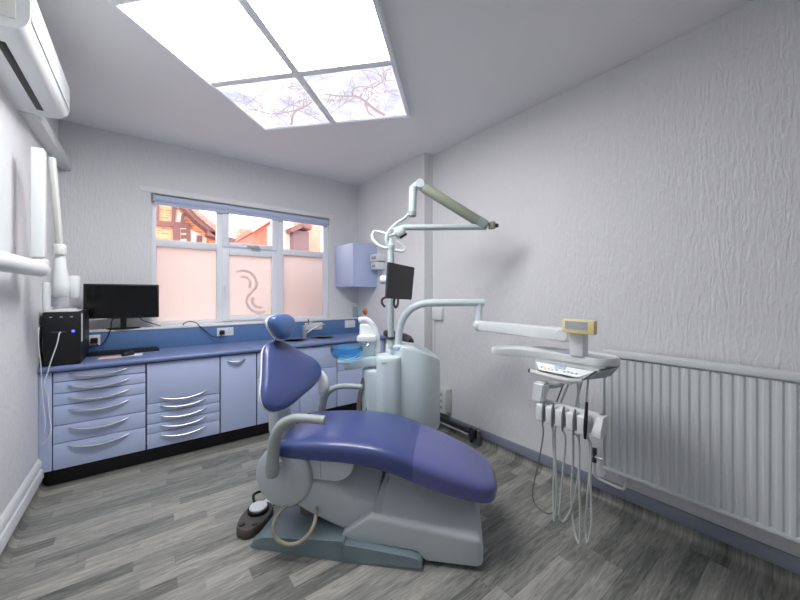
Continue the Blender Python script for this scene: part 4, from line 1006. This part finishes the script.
# control panel under the tray: front face slopes
def box8(bm, pts): 
    vs = [bm.verts.new(p) for p in pts]
    for q in ((0, 1, 2, 3), (7, 6, 5, 4), (0, 4, 5, 1), (1, 5, 6, 2), (2, 6, 7, 3), (3, 7, 4, 0)): bm.faces.new([vs[i] for i in q])
bm = bmesh.new()
box8(bm, [(1.69, 1.015, .963), (1.69, .675, .963), (1.90, .66, .963), (1.90, 1.00, .963), (1.655, .985, .905), (1.655, .735, .905), (1.86, .70, .895), (1.86, .97, .895)])
bmesh.ops.bevel(bm, geom=bm.edges[:], offset=.010, segments=2, affect='EDGES'); pn = finish(bm, 'control_panel', 'armgrey', da)
def pface(y, s_): return Vector((1.69-.035*s_-.0015, y, .957-.052*s_))   # s_: 0 top .. 1 bottom
bm = bmesh.new(); a_ = [pface(.995, .12), pface(.70, .12), pface(.765, .80), pface(.965, .80)]; nn = Vector((-.83, 0, .55))
vv = [bm.verts.new(p-Vector((.004, 0, 0))) for p in a_]; f_ = bm.faces.new(vv); r = bmesh.ops.extrude_face_region(bm, geom=[f_]); bmesh.ops.translate(bm, vec=(.006, 0, 0), verts=[v for v in r['geom'] if isinstance(v, bmesh.types.BMVert)])
finish(bm, 'panel_face', 'white', pn, 0)
bm = bmesh.new(); a_ = [pface(.888, .10), pface(.832, .10), pface(.832, .34), pface(.888, .34)]; vv = [bm.verts.new(p-Vector((.006, 0, 0))) for p in a_]; f_ = bm.faces.new(vv); r = bmesh.ops.extrude_face_region(bm, geom=[f_]); bmesh.ops.translate(bm, vec=(.003, 0, 0), verts=[v for v in r['geom'] if isinstance(v, bmesh.types.BMVert)]); finish(bm, 'panel_display', 'lcd', pn, 0)
bt = bmesh.new(); by = bmesh.new()
for k in range(9):
    y = .955-.020*k-(.02 if k > 4 else 0); z_ = .50 + (.04 if k % 2 else 0); p = pface(y, z_); bx(by if k in (1, 2, 3) else bt, p.x-.0068, p.x-.004, y-.004, y+.004, p.z-.003, p.z+.003)
finish(bt, 'panel_buttons', 'armgrey', pn, 0); finish(by, 'yellow_buttons', 'yellow', pn, 0)
tubeobj('tray_handle', 'offwhite', [(1.640, 1.00, .905), (1.628, .90, .900), (1.630, .80, .898), (1.655, .745, .902)], .012, da, 12, 5)
bm = bmesh.new(); lathe(bm, [(0, 0), (.010, 0), (.010, .008), (0, .009)], 12, axis_mtx((1.641, 1.004, .905), (.1, 1, .05))); finish(bm, 'handle_tip', 'black', da)
# handpiece rack
box('rack_mount', 'white', 1.66, 1.72, .80, .86, .868, .897, .006, da)
tubeobj('rack_bracket', 'armgrey', [(1.69, .85, .89), (1.685, .86, .86), (1.68, .89, .845), (1.67, .925, .835)], .014, da, 10, 4)
bm = bmesh.new(); box8(bm, [(1.61, .975, .86), (1.61, .905, .86), (1.675, .905, .86), (1.675, .975, .86), (1.615, .985, .755), (1.615, .925, .755), (1.66, .925, .755), (1.66, .985, .755)])
bmesh.ops.bevel(bm, geom=bm.edges[:], offset=.010, segments=3, affect='EDGES'); finish(bm, 'rack_block', 'white', da)
bm = bmesh.new(); bx(bm, 1.665, 1.70, .648, .955, .682, .758, .008); finish(bm, 'rack_rail', 'white', da)
HYS = [.912, .862, .807, .757, .707]
for k, y in enumerate((.934, .886, .835, .783, .730)):
    bm = bmesh.new(); bx(bm, 1.602, 1.668, y-.026, y+.017, .664, .752, .010, 3); finish(bm, 'handpiece_holder', 'white', da)
bm = bmesh.new(); prism(bm, rpoly([(1.66, .68), (1.61, .664), (1.612, .70), (1.64, .758), (1.70, .758), (1.70, .68)], .01), .645, .680, .005, 2, 'xz'); finish(bm, 'rack_end', 'white', da)
c3_ = lambda a, b, X_=1.62: atX(500+a/3.333, 380+b/3.333, X_)
hoses = [  # (y of the holder slot, [crop pixels going down and back up], material, radius)
    (.911, [(143, 190), (125, 290), (110, 360), (113, 405), (135, 432), (165, 445), (185, 420, 1.66), (182, 300, 1.68), (178, 120, 1.70)], 'hosed', .0035),
    (.862, [(180, 200), (187, 320), (188, 400), (182, 470), (178, 430, 1.64), (180, 300, 1.66), (190, 120, 1.69)], 'hose', .0050),
    (.810, [(218, 200), (208, 320), (202, 400), (198, 450), (212, 470, 1.63), (240, 420, 1.65), (262, 300, 1.67), (262, 120, 1.70)], 'hose', .0048),
    (.757, [(262, 200), (264, 300), (267, 450), (266, 530), (262, 543), (248, 500, 1.64), (238, 400, 1.66), (244, 250, 1.68), (246, 120, 1.70)], 'hose', .0050),
    (.705, [(303, 215), (301, 330), (305, 430), (303, 500), (291, 541), (286, 490, 1.64), (292, 380, 1.66), (302, 250, 1.69), (285, 130, 1.72)], 'hose', .0048)]
for k, (y, pts, m_, r_) in enumerate(hoses):
    hpz = .752 if k != 4 else .80
    body = [(1.598, y, .655), (1.600, y, .70), (1.606, y, .745), (1.616, y, hpz+.02)]
    bm = bmesh.new(); tube(bm, spline(body, 4), [(.0055 if k == 4 else .0035)+.003*math.sin(i/12*3.1) for i in range(13)], 12)
    hpb = finish(bm, 'handpiece', 'black' if k == 4 else 'hosed', da, 60)
    if k == 4: hpb['label'] = 'black handpiece'
    P_ = [Vector((1.598, y, .662))]+[c3_(*p) for p in pts]+[Vector((1.74, y*.5+.40, .90))]
    tubeobj('handpiece_hose', m_, P_, r_, hpb, 8, 6)

# ------------------------------------------------------------------ stool behind the column
st = thing('operator_stool', 'dark padded stool backrest showing behind the white column', 'stool', (1.80, 2.42, 0))
latheobj('stool_seat', 'stool', [(0, .52), (.15, .52), (.17, .535), (.172, .56), (.16, .585), (.12, .595), (0, .597)], st)
latheobj('gas_lift', 'chrome', [(0, .10), (.028, .10), (.028, .34), (.018, .342), (.018, .52), (0, .52)], st)
for k in range(5):
    a = k*2*math.pi/5; bm = bmesh.new(); tube(bm, [(0, 0, .10), (.12*math.cos(a), .12*math.sin(a), .085), (.21*math.cos(a), .21*math.sin(a), .06)], [.02, .016, .012], 10); lg_ = finish(bm, 'stool_leg', 'chrome', st)
    bm = bmesh.new(); lathe(bm, [(0, -.012), (.022, -.012), (.025, 0), (.022, .012), (0, .012)], 16, Matrix.Translation((.21*math.cos(a), .21*math.sin(a), .025)) @ Matrix.Rotation(R_(90), 4, 'X')); finish(bm, 'castor', 'black', lg_)
def sl(px_, py_, t): v = atD(px_, py_, t); return Vector((v.x-1.80, v.y-2.42, v.z))
tubeobj('stool_back', 'stool', [sl(385, 333, 2.93), sl(393, 335, 2.98), sl(401, 336.5, 2.98), sl(408, 339, 2.93), sl(411, 342, 2.85)], [.026, .036, .036, .036, .026], st, 14, 5, )
tubeobj('back_stem', 'chrome', [sl(398, 338, 3.0), Vector((.09, .11, .70)), Vector((.07, .09, .54)), Vector((0, 0, .515))], .011, st, 10, 4)

# seat every thing's empty at the base of its parts
bpy.context.view_layer.update()
for o in list(bpy.data.objects):
    if o.type == 'EMPTY' and o.parent is None and o.location.length < 1e-6 and o.get('category'):
        ms = [c for c in o.children_recursive if c.type == 'MESH']
        co_ = [c.matrix_world @ v.co for c in ms for v in c.data.vertices]
        lo_v = [min(p[i] for p in co_) for i in range(3)]; hi_v = [max(p[i] for p in co_) for i in range(3)]
        base = Vector(((lo_v[0]+hi_v[0])/2, (lo_v[1]+hi_v[1])/2, lo_v[2]))
        o.location = base
        for c in o.children: c.location = c.location-base
# ------------------------------------------------------------------ world, camera, view
wd = bpy.data.worlds.new('world'); bpy.context.scene.world = wd; wd.use_nodes = True; nt = wd.node_tree
bg = nt.nodes['Background']; bg.inputs['Color'].default_value = (1.0, .975, .97, 1); bg.inputs['Strength'].default_value = 2.5
cam = bpy.data.cameras.new('camera'); co = bpy.data.objects.new('camera', cam); COL.objects.link(co)
co.location = (0, 0, CH); co.rotation_euler = (R_(90), 0, -YAW)
cam.sensor_width = 36; cam.lens = F/800*36; cam.shift_y = (HY-300)/800; cam.clip_start = .05
bpy.context.scene.camera = co
vs_ = bpy.context.scene.view_settings; vs_.view_transform = 'Standard'; vs_.look = 'None'; vs_.gamma = 1; vs_.exposure = 1.15; vs_.use_curve_mapping = False
